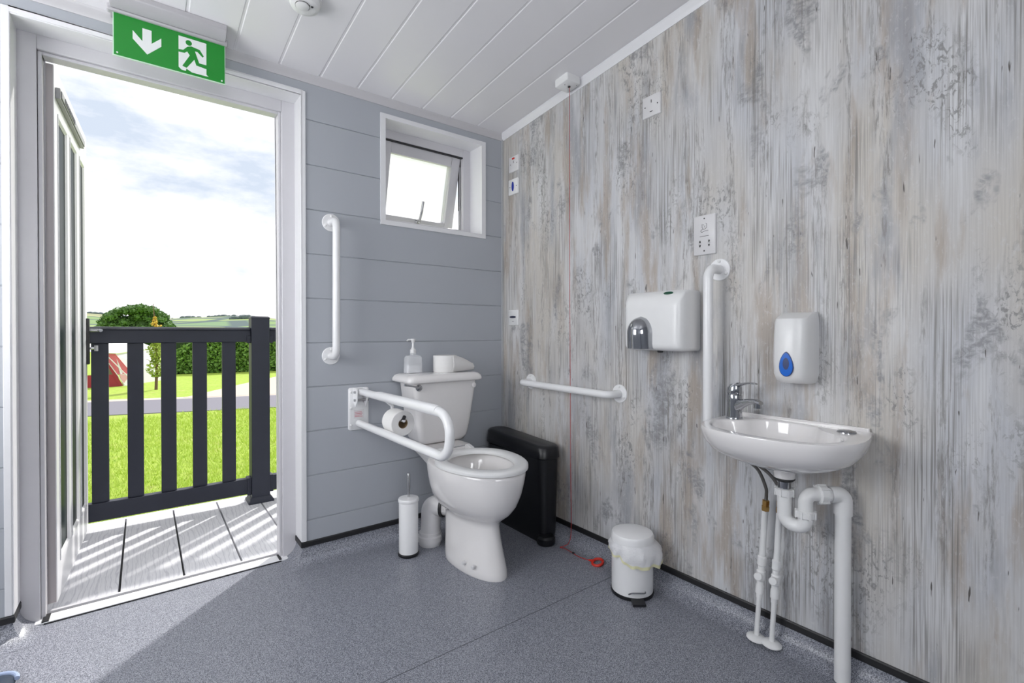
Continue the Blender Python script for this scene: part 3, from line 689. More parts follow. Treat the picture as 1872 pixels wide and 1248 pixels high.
def roll(name_t, c, ax, r, ln, rc=.021):
    c = Vector(c)
    bm = bmesh.new(); lathe(bm, [(rc, 0), (r-.002, 0), (r, .002), (r, ln-.002), (r-.002, ln), (rc, ln)], c, ax, 48)
    bmesh.ops.delete(bm, geom=[f for f in bm.faces if len(f.verts) > 4], context='FACES')
    obj('paper', bm, paper, name_t)
    bm = bmesh.new(); prof = [(rc, .0005), (rc, ln-.0005), (rc-.0012, ln-.0005), (rc-.0012, .0005), (rc, .0005)]
    lathe(bm, prof, c, ax, 32); bmesh.ops.delete(bm, geom=[f for f in bm.faces if len(f.verts) > 4], context='FACES')
    obj('cardboard_core', bm, card, name_t)
tr1 = thing('toilet_roll', 'white toilet roll hanging on the fold-down rail beside the cistern', 'toilet roll', (-.79, -.37, .637))
roll(tr1, (-.79, -.370, .637), (0, 1, 0), .053, .098)

# ------------------------------------------------------------------ toilet
TX = -.490
to = thing('toilet', 'white close-coupled ceramic toilet with cistern against the grey clad wall', 'toilet', (TX, -.45, 0))
def egg(cx, yf, yb, a, z, n=48, p=2.0, pb=2.6):
    cy = yb - (yb-yf)*.42; out = []
    for k in range(n):
        t_ = 2*PI*k/n; cs, sn = math.cos(t_), math.sin(t_)
        pp = p if sn < 0 else pb
        x_ = cx + a*math.copysign(abs(cs)**(2/pp), cs)
        y_ = cy + (yb-cy if sn > 0 else cy-yf)*math.copysign(abs(sn)**(2/pp), sn)
        out.append(Vector((x_, y_, z)))
    return out
rings = [egg(TX, *q) for q in (
    (-.668, -.285, .092, 0.0), (-.670, -.284, .095, .006), (-.664, -.282, .093, .03), (-.645, -.278, .087, .09), (-.628, -.272, .081, .15), (-.620, -.268, .079, .20),
    (-.624, -.262, .084, .222), (-.648, -.250, .104, .240), (-.682, -.240, .130, .266), (-.708, -.232, .150, .30), (-.729, -.228, .167, .35), (-.741, -.226, .177, .40), (-.746, -.226, .181, .432), (-.744, -.228, .180, .444), (-.738, -.232, .174, .448),
    (-.700, -.300, .132, .448), (-.692, -.310, .126, .442), (-.680, -.322, .118, .40), (-.655, -.345, .098, .34), (-.62, -.37, .07, .285), (-.59, -.40, .045, .26))]
bm = bmesh.new(); loft(bm, rings)
rr = [rrect(TX, y_, hx_, hy_, .02, z_) for z_, y_, hx_, hy_ in ((.375, -.20, .070, .06), (.41, -.165, .082, .095), (.435, -.15, .095, .120), (.470, -.15, .100, .125), (.478, -.15, .098, .123))]
loft(bm, rr)
# side outlet horn
tube(bm, fillet([(TX, -.36, .19), (TX-.005, -.25, .19), (TX-.034, -.226, .19)], .03, 6), .043, 28)
obj('pan', bm, ceramic, to, angle=50)
bm = bmesh.new(); loft(bm, [egg(TX, -.595, -.40, .055, .278), egg(TX, -.594, -.401, .054, .2785)]); obj('bowl_water', bm, water, to)
# seat ring
def ring_seat(z0, z1):
    o_ = [(-.750, -.300, .185), (-.690, -.350, .128)]
    prof = [(0, z0), (0, z0+.004), (0, z1-.007), (.10, z1-.002), (.28, z1), (.6, z1), (.88, z1-.002), (1, z1-.008), (1, z0)]
    out = []
    for f, z in prof:
        yf = o_[0][0]*(1-f)+o_[1][0]*f; yb = o_[0][1]*(1-f)+o_[1][1]*f; a = o_[0][2]*(1-f)+o_[1][2]*f
        out.append(egg(TX, yf, yb, a, z, 64, 2.0, 2.15))
    return out
bm = bmesh.new(); r_ = ring_seat(.452, .472); loft(bm, r_, False, False)
vs = list(bm.verts); n = 64
for k in range(n): bm.faces.new((vs[k], vs[(k+1) % n], vs[len(vs)-n+(k+1) % n], vs[len(vs)-n+k]))
obj('seat', bm, plastic_white, to, angle=60, label='white plastic toilet seat ring')
for dx in (-.075, .075):
    bm = bmesh.new(); lathe(bm, [(.014, 0), (.014, .010), (.011, .014)], (TX+dx, -.262, .448), (0, 0, 1), 20)
    prism(bm, [(-.262, .452), (-.262, .474), (-.285, .484), (-.325, .474), (-.325, .460)], lambda u, v, d: Vector((TX+dx-.011+d, u, v)), 0, .022); obj('hinge', bm, plastic_white, to, bev=.003)
bm = bmesh.new(); tube(bm, [(TX-.07, -.270, .474), (TX+.07, -.270, .474)], .0045, 12); tube(bm, [(TX+.086, -.262, .47), (TX+.105, -.262, .47)], .006, 10); obj('hinge_rod', bm, chrome, to)
for y_, z_ in ((-.575, .048), (-.515, .045)):
    bm = bmesh.new(); lathe(bm, [(.009, -.004), (.009, .004), (.006, .008), (0, .009)], (TX-.0905 if y_ > -.55 else TX-.083, y_, z_), (-1, -.15, 0), 16); obj('bolt_cover', bm, plastic_grey, to)
# cistern
bm = bmesh.new(); CX = -.478
rings = [rrect(CX, y_, hx_, hy_, .028, z_) for z_, y_, hx_, hy_ in ((.480, -.095, .105, .060), (.484, -.097, .122, .072), (.505, -.099, .135, .079), (.56, -.101, .146, .083), (.66, -.104, .160, .087), (.785, -.108, .176, .092))]
loft(bm, rings); ci = obj('cistern', bm, ceramic, to, angle=50)
bm = bmesh.new()
rings = [rrect(CX-.005, -.110, hx_, hy_, .03, z_, 7) for z_, hx_, hy_ in ((.782, .178, .092), (.781, .200, .107), (.785, .206, .109), (.796, .206, .109), (.808, .200, .104), (.816, .191, .096), (.820, .178, .085))]
loft(bm, rings); obj('cistern_lid', bm, ceramic, to, angle=60)
bm = bmesh.new(); kc = Vector((-.634, -.203, .760)); lathe(bm, [(.0155, 0), (.0155, .006), (.012, .012), (.005, .014)], kc, (0, -1, 0), 28); fl_ = obj('flush_lever', bm, chrome, to)
bm = bmesh.new(); tube(bm, [kc+Vector((-.008, -.014, .003)), kc+Vector((-.04, -.022, .012)), kc+Vector((-.085, -.030, .022))], [.0045, .004, .0055], 12); obj('lever_arm', bm, chrome, fl_)
bm = bmesh.new(); lathe(bm, [(.013, 0), (.013, .004), (.009, .006), (0, .0062)], (-.328, -.199, .755), (0, -1, 0), 24); obj('blanking_cap', bm, ceramic, to)

sp_ = thing('soil_pipe', 'grey-white plastic waste elbow running from the toilet down to the floor', 'pipe', (-.575, -.155, 0))
bm = bmesh.new(); tube(bm, fillet([(-.522, -.228, .19), (-.556, -.178, .19), (-.560, -.172, .0)], .05, 12), .047, 32); obj('elbow', bm, plastic_grey, sp_)
bm = bmesh.new(); lathe(bm, [(.050, 0), (.052, .004), (.052, .018), (.058, .020), (.058, .045), (.052, .050), (.052, .062), (.048, .066)], (-.560, -.172, 0), (0, 0, 1), 36); obj('floor_connector', bm, plastic_grey, sp_)
bm = bmesh.new(); tube(bm, [(-.524, -.225, .19), (-.516, -.236, .19)], .0495, 32); obj('rubber_ring', bm, black_rubber, sp_)

# soap bottle and loose roll on the cistern lid
sb = thing('soap_bottle', 'clear plastic pump soap bottle standing on the toilet cistern', 'bottle', (-.606, -.085, .820))
bm = bmesh.new(); loft(bm, [rrect(-.606, -.085, a_, b_, .008, z_, 4) for z_, a_, b_ in ((.821, .038, .022), (.823, .041, .025), (.895, .0395, .024), (.905, .034, .020), (.909, .014, .014), (.920, .013, .013))]); obj('bottle_body', bm, bottle_m, sb, angle=50)
bm = bmesh.new(); loft(bm, [rrect(-.606, -.085, .033, .018, .006, z_, 4) for z_ in (.825, .860)]); obj('liquid_soap', bm, simple('pale soap', (.78, .79, .82), .2), sb, smooth=False)
bm = bmesh.new(); lathe(bm, [(.0145, .918), (.0145, .935), (.012, .937), (.008, .942), (.0055, .950), (.005, .968), (.005, .975)], (-.606, -.085, 0), (0, 0, 1), 24); obj('pump_collar', bm, plastic_white, sb)
bm = bmesh.new(); lathe(bm, [(.006, .968), (.009, .976), (.012, .984), (.012, .988)], (-.606, -.085, 0), (0, 0, 1), 24); tube(bm, [(-.606, -.085, .983), (-.632, -.088, .984), (-.640, -.089, .979)], .004, 10); obj('pump_head', bm, plastic_white, sb)
tr2 = thing('toilet_roll', 'part-unwound white toilet roll lying on top of the toilet cistern', 'toilet roll', (-.40, -.10, .820))
bm = bmesh.new(); lathe(bm, [(.012, 0), (.058, 0), (.060, .004), (.060, .080), (.058, .083), (.012, .083)], (-.435, -.098, .8205), (0, 0, 1), 40); obj('paper', bm, paper, tr2)
bm = bmesh.new()
def sheet(rows, th=.0015):
    a = [[bm.verts.new(p) for p in r] for r in rows]
    for r0, r1 in zip(a, a[1:]):
        for k in range(len(r0)-1): bm.faces.new((r0[k], r0[k+1], r1[k+1], r1[k]))
rows = []
for i in range(15):
    f = i/14; x_ = -.425 + .135*f
    top = .905 - .045*f**1.6; bot = .822 + .004*f
    y_ = -.158 + .030*f
    rows.append([Vector((x_, y_, bot)), Vector((x_+.004, y_-.004, (top+bot)/2)), Vector((x_, y_+.002, top))])
for i in range(1, 12):
    an = PI*i/11; c_ = Vector((-.290, -.098, 0))
    rows.append([Vector((-.290+.020*math.sin(an), -.098-.030*math.cos(an), .826)), Vector((-.290+.026*math.sin(an), -.098-.032*math.cos(an), .842)), Vector((-.290+.016*math.sin(an), -.098-.026*math.cos(an), .860))])
for i in range(1, 10):
    f = i/9; x_ = -.290 - .135*f
    rows.append([Vector((x_, -.068, .824)), Vector((x_, -.066, .850+.01*f)), Vector((x_, -.072, .860+.045*f))])
sheet(rows); so_ = obj('loose_paper', bm, paper, tr2, angle=80)
md = so_.modifiers.new('s', 'SOLIDIFY'); md.thickness = .002

# toilet brush
tb = thing('toilet_brush', 'white cylindrical toilet brush holder with steel handle on the floor left of the toilet', 'toilet brush', (-.69, -.21, 0))
c0 = (-.690, -.210, 0)
bm = bmesh.new(); lathe(bm, [(.046, 0), (.048, .003), (.048, .010), (.0445, .014)], c0); obj('base_ring', bm, black_plastic, tb)
bm = bmesh.new(); lathe(bm, [(.0435, .012), (.0435, .245), (.042, .248)], c0); obj('canister', bm, paint_white, tb)
bm = bmesh.new(); lathe(bm, [(.046, .245), (.047, .248), (.047, .256), (.044, .261), (.008, .264)], c0); obj('lid', bm, paint_white, tb)
bm = bmesh.new(); lathe(bm, [(.0055, .262), (.0055, .300), (.0075, .301), (.0075, .370), (.006, .373)], c0, seg=20); obj('handle', bm, steel, tb)

# sanitary bin
sbn = thing('sanitary_bin', 'tall narrow black sanitary bin in the corner behind the toilet', 'bin', (-.088, -.28, 0))
bm = bmesh.new(); loft(bm, [rrect(-.088, -.285, a_, b_, r_, z_, 6) for z_, a_, b_, r_ in ((.0, .044, .225, .03), (.04, .050, .232, .035), (.41, .060, .240, .04))]); obj('body', bm, black_plastic, sbn, angle=50)
bm = bmesh.new(); rg = []
for dz, s_ in ((-.062, .000), (-.058, -.003), (-.012, .001), (-.003, .008), (0, .018)):
    rg.append([Vector((v.x, v.y, .470+dz+.055*(v.y+.53)*.9*(1 if dz > -.05 else .4))) for v in rrect(-.088, -.285, .063-s_, .246-s_, .045, 0, 7)])
loft(bm, rg); obj('lid', bm, black_plastic, sbn, angle=50)
bm = bmesh.new(); lathe(bm, [(.040, 0), (.044, .006), (.044, .030), (.036, .040), (.010, .043)], (-.118, -.515, .004), (0, 0, 1), 28); obj('foot_pedal', bm, black_plastic, sbn)

# pedal bin
pb = thing('pedal_bin', 'small white round pedal bin with a yellow-edged liner on the floor near the wood-effect wall', 'bin', (-.117, -1.033, 0))
c0 = (-.125, -1.036, 0); rb = .082
bm = bmesh.new(); lathe(bm, [(rb, 0), (rb+.001, .003), (rb, .012), (rb-.004, .014)], c0); obj('base_ring', bm, black_plastic, pb)
bm = bmesh.new(); lathe(bm, [(rb-.002, .010), (rb-.002, .205), (rb-.006, .207)], c0, seg=56); obj('body', bm, paint_white, pb)
bm = bmesh.new(); lathe(bm, [(rb-.002, .196), (rb+.001, .199), (rb+.001, .225), (rb-.004, .235), (rb-.02, .241), (rb-.05, .2445), (0, .246)], c0, seg=56); obj('lid', bm, paint_white, pb)
bm = bmesh.new(); rows = []; rows2 = []
nn = 72
for k in range(nn+1):
    a_ = 2*PI*(k % nn)/nn
    side = .5+.5*math.cos(a_-R(-38))       # bulges towards the viewer's right
    fr_ = .5+.5*math.cos(a_-R(-118))
    w1 = .006*math.sin(5*a_+1)+.005*math.sin(9*a_+.4)+.003*math.sin(17*a_)
    dr_ = .036*fr_**1.2 + .020*side
    col_ = []
    for j in range(7):
        f = j/6
        rr_ = rb+.001 + (.008+.024*side**1.5+.4*w1)*math.sin(min(1, f*1.15)*PI*.62) + .0025*math.sin(13*a_+f*7)*f
        z_ = .206 - (.018+dr_+.5*w1)*f
        col_.append(Vector((c0[0]+rr_*math.cos(a_), c0[1]+rr_*math.sin(a_), z_)))
    rows.append(col_)
sheet(rows); ln_ = obj('bin_liner', bm, liner_m, pb, angle=80)
bm = bmesh.new(); rr2 = [[r_[-1], r_[-1].lerp(r_[-2], -.9)+Vector((0, 0, -.002))] for r_ in rows]; sheet(rr2); obj('liner_hem', bm, liner_y, pb, angle=80)
pd = Vector((-.62, -.78, 0)).normalized(); sd_ = Vector((-pd.y, pd.x, 0)); cc = Vector(c0)
bm = bmesh.new(); hc = cc+pd*(rb+.002)
hh = [hc+sd_*.030+Vector((0, 0, .040)), hc+sd_*.026+pd*.014+Vector((0, 0, .042)), hc-sd_*.024+pd*.014+Vector((0, 0, .042)), hc-sd_*.032+Vector((0, 0, .030))]
tube(bm, fillet(hh, .008, 5), .0028, 10); obj('pedal_bracket', bm, chrome, pb)
bm = bmesh.new(); v_ = []
for a, b, z in ((0, -1, .006), (0, 1, .006), (.035, 1, .003), (.035, -1, .003)):
    v_.append(hc+pd*a+sd_*.024*b+Vector((0, 0, z)))
lo = [bm.verts.new(p) for p in v_]; hi = [bm.verts.new(p+Vector((0, 0, .008))) for p in v_]; bm.faces.new(lo); bm.faces.new(hi)
for k in range(4): bm.faces.new((lo[k], lo[(k+1) % 4], hi[(k+1) % 4], hi[k]))
obj('pedal', bm, black_plastic, pb, smooth=False)

# ------------------------------------------------------------------ hand dryer
hd = thing('hand_dryer', 'white wall-mounted hand dryer with a chrome nozzle above the horizontal grab rail', 'hand dryer', (0, -1.125, 1.06))
bm = bmesh.new()
def dr_ring(d, y0, y1, z0, z1, r): return [WB((y0+y1)/2+v.x, (z0+z1)/2+v.y, d) for v in rrect(0, 0, abs(y1-y0)/2, (z1-z0)/2, r, 0, 5)]
rings = [dr_ring(d, a_, b_, z0_, z1_, r_) for d, a_, b_, z0_, z1_, r_ in (
    (0, -1.250, -.962, .950, 1.178, .012), (.060, -1.250, -.975, .950, 1.177, .014), (.095, -1.250, -.985, .950, 1.176, .016), (.118, -1.246, -.996, .955, 1.152, .018), (.127, -1.238, -1.004, .962, 1.134, .02), (.130, -1.225, -1.015, .975, 1.12, .018))]
loft(bm, rings)
db = obj('body', bm, plastic_white, hd, angle=60)
bm = bmesh.new(); nc = Vector((-.128, -1.078, 1.010)); rings = []
for k in range(13):      # hooded spout: sections along z
    f = k/12; z_ = .958 + .124*f
    s_ = math.sqrt(max(0, 1-(max(0, (z_-1.014))/.0685)**2)); w_ = .054*s_+.0005; dp = (.068*s_+.001)*(1-.10*(1-f))
    rings.append([Vector((-.118 - dp*math.cos(a_)*1.0, nc.y + w_*math.sin(a_), z_)) for a_ in [PI/2-PI*j/16 for j in range(17)]] + [Vector((-.112, nc.y-w_*.98, z_)), Vector((-.112, nc.y+w_*.98, z_))])
loft(bm, rings); obj('nozzle', bm, chrome, hd, angle=60)
bm = bmesh.new(); lathe(bm, [(.012, 0), (.010, .008), (0, .010)], (-.085, -1.135, .951), (0, 0, -1), 18); obj('sensor', bm, plastic_dark, hd)
bm = bmesh.new(); q0 = WB(-1.185, 1.166, .1065); tn = Vector((-.024, 0, -.025)).normalized(); nn_ = Vector((-.72, 0, .69))
loft(bm, [[q0 + Vector((0, .020*math.cos(2*PI*k/24), 0)) + tn*.0065*math.sin(2*PI*k/24) + nn_*h_ for k in range(24)] for h_ in (-.003, .0015)]); obj('badge', bm, badge_green, hd)

# ------------------------------------------------------------------ soap dispenser
ds = thing('soap_dispenser', 'white wall soap dispenser with a blue teardrop window above the basin', 'soap dispenser', (0, -1.60, .86))
bm = bmesh.new()
rings = []
for z_, dp, w_ in ((.861, .045, .034), (.864, .075, .041), (.872, .094, .0455), (.890, .106, .049), (.93, .110, .050), (1.00, .107, .050), (1.050, .102, .0495), (1.062, .097, .0485), (1.079, .050, .047), (1.083, .020, .046)):
    rings.append([Vector((0, -1.60+w_, z_)), Vector((-dp*.55, -1.60+w_, z_)), Vector((-dp*.80, -1.60+w_*.94, z_)), Vector((-dp*.94, -1.60+w_*.72, z_)), Vector((-dp, -1.60+w_*.30, z_)), Vector((-dp, -1.60-w_*.30, z_)), Vector((-dp*.94, -1.60-w_*.72, z_)), Vector((-dp*.80, -1.60-w_*.94, z_)), Vector((-dp*.55, -1.60-w_, z_)), Vector((0, -1.60-w_, z_))])
loft(bm, rings); obj('casing', bm, plastic_white, ds, angle=40)
def drop(cy, cz, w, h):
    o = []
    for k in range(32):
        a_ = 2*PI*k/32; sn = math.sin(a_)
        o.append((cy+w*math.cos(a_)*(1 if sn < 0 else (1-sn)**.55*1.0 if sn > .98 else math.cos(math.asin(sn)*.5)**2.2), cz+(h*.62*sn*1.0 if sn > 0 else h*.38*sn)))
    return o
bm = bmesh.new(); prism(bm, drop(-1.600, .915, .0205, .076), WB, .100, .1108); obj('window_rim', bm, blue_dark, ds)
bm = bmesh.new(); prism(bm, drop(-1.600, .915, .0188, .071), WB, .105, .1120); obj('teardrop_window', bm, blue_m, ds, label='blue teardrop window')
bm = bmesh.new(); prism(bm, disc_poly(-1.600, .925, .009, .018), WB, .110, .1125); obj('window_centre', bm, blue_dark, ds)

# ------------------------------------------------------------------ basin
bs = thing('wash_basin', 'small white ceramic wall-hung wash basin on the wood-effect wall', 'basin', (0, -1.60, .61))
BC = Vector((-.16, -1.60, 0))
def polar(points, n=96):
    an = []; ra = []
    for x_, y_ in points:
        an.append(math.atan2(y_-BC.y, x_-BC.x) % (2*PI)); ra.append(math.hypot(x_-BC.x, y_-BC.y))
    idx = np.argsort(an); an = np.array(an)[idx]; ra = np.array(ra)[idx]
    return an, ra
def closed_spline(points, n=96):
    P_ = [Vector((p[0], p[1], 0)) for p in points]; m_ = len(P_); out = []; per = 12
    for i in range(m_):
        a, b, c, d = P_[i-1], P_[i], P_[(i+1) % m_], P_[(i+2) % m_]
        for k in range(per):
            s = k/per; out.append(.5*((2*b)+(c-a)*s+(2*a-5*b+4*c-d)*s*s+(3*b-a-3*c+d)*s**3))
    an = np.array([math.atan2(p.y-BC.y, p.x-BC.x) % (2*PI) for p in out]); ra = np.array([math.hypot(p.x-BC.x, p.y-BC.y) for p in out])
    idx = np.argsort(an); th = np.linspace(0, 2*PI, n, endpoint=False)
    r_ = np.interp(th, an[idx], ra[idx], period=2*PI)
    return th, r_
outer = [(-.001, -1.386), (-.001, -1.46), (-.001, -1.60), (-.001, -1.72), (-.001, -1.786), (-.03, -1.795), (-.10, -1.812), (-.175, -1.818), (-.235, -1.808), (-.290, -1.772), (-.325, -1.715), (-.342, -1.64), (-.343, -1.57), (-.332, -1.50), (-.305, -1.445), (-.255, -1.408), (-.18, -1.390), (-.09, -1.385)]
inner = [(-.165, -1.425), (-.225, -1.430), (-.275, -1.462), (-.303, -1.52), (-.316, -1.60), (-.308, -1.68), (-.278, -1.745), (-.215, -1.778), (-.145, -1.755), (-.10, -1.700), (-.055, -1.660), (-.035, -1.60), (-.038, -1.530), (-.075, -1.487), (-.120, -1.468)]
th, ro = closed_spline(outer); _, ri = closed_spline(inner)
DC = Vector((-.13, -1.605, 0))
def bring(f, z, r_, cen=None, dzf=0):
    out = []
    for a_, r in zip(th, r_):
        p = Vector((BC.x+r*math.cos(a_), BC.y+r*math.sin(a_), z))
        if cen is not None:
            q = Vector((cen.x, cen.y, z)); p = q + (p-q)*f
        p.x = min(p.x, -.0008); out.append(p)
    return out
rings = [bring(.18, .612, ro, DC), bring(.36, .620, ro, DC), bring(.56, .634, ro, DC), bring(.74, .650, ro, DC), bring(.88, .670, ro, DC), bring(.96, .694, ro, DC), bring(.99, .715, ro, DC), bring(1, .728, ro, DC), bring(.994, .7345, ro, DC)]
mid = [ri[k]*.72+ro[k]*.28 for k in range(len(ro))]
rings += [bring(1, .7365, mid), bring(1, .735, ri), bring(.985, .730, ri, DC), bring(.93, .70, ri, DC), bring(.84, .680, ri, DC), bring(.62, .662, ri, DC), bring(.3, .652, ri, DC), bring(.12, .650, ri, DC)]
bm = bmesh.new(); loft(bm, rings); obj('bowl', bm, ceramic, bs, angle=70)
bm = bmesh.new(); loft(bm, [rrect(-.008, -1.586, a_, .198, .006, z_, 4) for a_, z_ in ((.0075, .730), (.0075, .742), (.005, .745))]); obj('upstand', bm, ceramic, bs)
bm = bmesh.new(); lathe(bm, [(.024, 0), (.024, .003), (.020, .006), (.010, .0075), (0, .008)], (-.070, -1.746, .7355), (0, 0, 1), 32); obj('tap_hole_cover', bm, chrome, bs, label='chrome disc covering the spare tap hole')
bm = bmesh.new(); lathe(bm, [(.018, 0), (.017, .003), (.011, .003), (.009, -.002)], (-.130, -1.605, .651), (0, 0, 1), 28); obj('waste_outlet', bm, chrome, bs)

tp = thing('basin_tap', 'chrome single-lever mixer tap standing on the left end of the basin', 'tap', (-.105, -1.437, .7365))
T0 = Vector((-.105, -1.437, .7365)); fd = Vector((-.28, -.96, 0)).normalized(); sdv = Vector((-fd.y, fd.x, 0)); Z = Vector((0, 0, 1))
bm = bmesh.new(); lathe(bm, [(.0265, 0), (.0265, .004), (.024, .007)], T0, (0, 0, 1), 32)
def sec(c, rx, ry, tilt=0, n=24):
    return [c + fd*(rx*math.cos(2*PI*k/n)) + sdv*(ry*math.sin(2*PI*k/n)) + Z*(tilt*math.cos(2*PI*k/n)*rx) for k in range(n)]
loft(bm, [sec(T0+Z*.006, .0255, .0235), sec(T0+Z*.03, .0235, .022), sec(T0+Z*.055, .024, .0225), sec(T0+Z*.075, .025, .023), sec(T0+Z*.080, .022, .022)]); bo = obj('tap_body', bm, chrome, tp, angle=60)
bm = bmesh.new()
def sec2(c, w, h, dirv, n=20):
    up_ = sdv.cross(dirv).normalized(); up_ = up_ if up_.z > 0 else -up_
    return [c + sdv*(w*math.cos(2*PI*k/n)) + up_*(h*math.sin(2*PI*k/n)) for k in range(n)]
dv = (fd+Z*.35).normalized()
loft(bm, [sec2(T0+fd*.006+Z*.038, .018, .022, dv), sec2(T0+fd*.035+Z*.054, .015, .014, dv), sec2(T0+fd*.065+Z*.064, .013, .0095, dv), sec2(T0+fd*.090+Z*.066, .013, .0085, fd), sec2(T0+fd*.104+Z*.063, .010, .006, fd)])
lathe(bm, [(.0115, 0), (.0115, .016), (.009, .017)], T0+fd*.092+Z*.062, (0, 0, -1), 24); obj('spout', bm, chrome, tp, angle=60)
bm = bmesh.new(); loft(bm, [sec(T0+Z*.080, .023, .022), sec(T0+Z*.084, .0245, .023), sec(T0+Z*.102, .0235, .022, .1), sec(T0+Z*.115+fd*.003, .016, .015, .3)])
loft(bm, [sec2(T0+Z*.104+fd*.0, .015, .009, dv), sec2(T0+Z*.115+fd*.03, .011, .005, dv), sec2(T0+Z*.122+fd*.06, .009, .0032, fd), sec2(T0+Z*.122+fd*.082, .008, .003, fd), sec2(T0+Z*.1215+fd*.088, .005, .002, fd)])
obj('lever', bm, chrome, tp, angle=60)

# ------------------------------------------------------------------ trap and waste pipe
tp2 = thing('basin_trap', 'white plastic P-trap hanging below the basin', 'waste trap', (-.13, -1.605, .44))
V3 = lambda x, y, z: Vector((x, y, z))
Wt = V3(-.13, -1.605, 0)
bm = bmesh.new(); lathe(bm, [(.030, .608), (.028, .585)], Wt, (0, 0, 1), 32); obj('outlet_boss', bm, ceramic, tp2)
bm = bmesh.new(); lathe(bm, [(.0285, .586), (.029, .582), (.024, .577), (.017, .574)], Wt, (0, 0, 1), 32); obj('seal', bm, black_rubber, tp2)
bm = bmesh.new(); lathe(bm, [(.0175, .580), (.0175, .550)], Wt, (0, 0, 1), 28); obj('tailpiece', bm, chrome, tp2)
def nut(t_, c, ax, r=.026, h=.018, name='compression_nut', mat=plastic_white, ribs=8):
    ax = Vector(ax).normalized(); c = Vector(c)
    bm = bmesh.new(); lathe(bm, [(r-.003, 0), (r, .002), (r, h-.002), (r-.003, h)], c, ax, 28)
    a = Vector((0, 0, 1)) if abs(ax.z) < .9 else Vector((1, 0, 0)); u = ax.cross(a).normalized(); w = ax.cross(u)
    for k in range(ribs):
        an = 2*PI*k/ribs; p = c+ax*h/2+(u*math.cos(an)+w*math.sin(an))*r; tt = (-u*math.sin(an)+w*math.cos(an)); rr_ = (u*math.cos(an)+w*math.sin(an))
        vs_ = [p+tt*a1*.0025+rr_*b1*.0022+ax*c1*h*.5 for a1, b1, c1 in ((-1, -1, -1), (1, -1, -1), (1, 1, -1), (-1, 1, -1), (-1, -1, 1), (1, -1, 1), (1, 1, 1), (-1, 1, 1))]
        v = [bm.verts.new(q) for q in vs_]
        for f in ((0, 3, 2, 1), (4, 5, 6, 7), (0, 1, 5, 4), (1, 2, 6, 5), (2, 3, 7, 6), (3, 0, 4, 7)): bm.faces.new([v[i] for i in f])
    return obj(name, bm, mat, t_, angle=40)
nut(tp2, (-.13, -1.605, .532), (0, 0, 1), .0255, .022)
ud_ = V3(.012, -1, 0).normalized()
u1 = V3(-.13, -1.605, .545); u2 = V3(-.13, -1.605, .457); u3 = u2+ud_*.058; u4 = V3(u3.x, u3.y, .555)
bm = bmesh.new(); tube(bm, fillet([u1, u2+V3(0, 0, -.006), u3+V3(0, 0, -.006), V3(u3.x, u3.y, .50)], .0285, 10), .0195, 28); obj('u_bend', bm, plastic_white, tp2)
nut(tp2, V3(u3.x, u3.y, .483), (0, 0, 1), .0265, .020)
xh = V3(-.045, -1.730, .545)
hd_ = (V3(xh.x, xh.y, 0)-V3(u3.x, u3.y, 0)).normalized()
bm = bmesh.new(); tube(bm, fillet([V3(u3.x, u3.y, .495), V3(u3.x, u3.y, .550), V3(u3.x, u3.y, .550)+hd_*.045], .022, 10), .019, 28); obj('outlet_bend', bm, plastic_white, tp2)
nut(tp2, V3(u3.x, u3.y, .550)+hd_*.034, hd_, .027, .024)
wpz = thing('waste_pipe', 'straight white plastic waste pipe dropping from the trap to the floor', 'pipe', (-.045, -1.730, 0))
bm = bmesh.new(); s0 = V3(u3.x, u3.y, .550)+hd_*.058
lathe(bm, [(.0195, 0), (.0195, (V3(xh.x, xh.y, .55)-s0).length-.016)], s0, hd_, 28); obj('horizontal_pipe', bm, plastic_white, wpz)
bm = bmesh.new(); tube(bm, fillet([V3(xh.x, xh.y, .550)-hd_*.040, V3(xh.x, xh.y, .550), V3(xh.x, xh.y, .492)], .022, 10), .0235, 28); obj('elbow', bm, plastic_white, wpz)
bm = bmesh.new(); tube(bm, [(xh.x, xh.y, .50), (xh.x+.001, xh.y, .004)], .0205, 28); obj('down_pipe', bm, plastic_white, wpz)

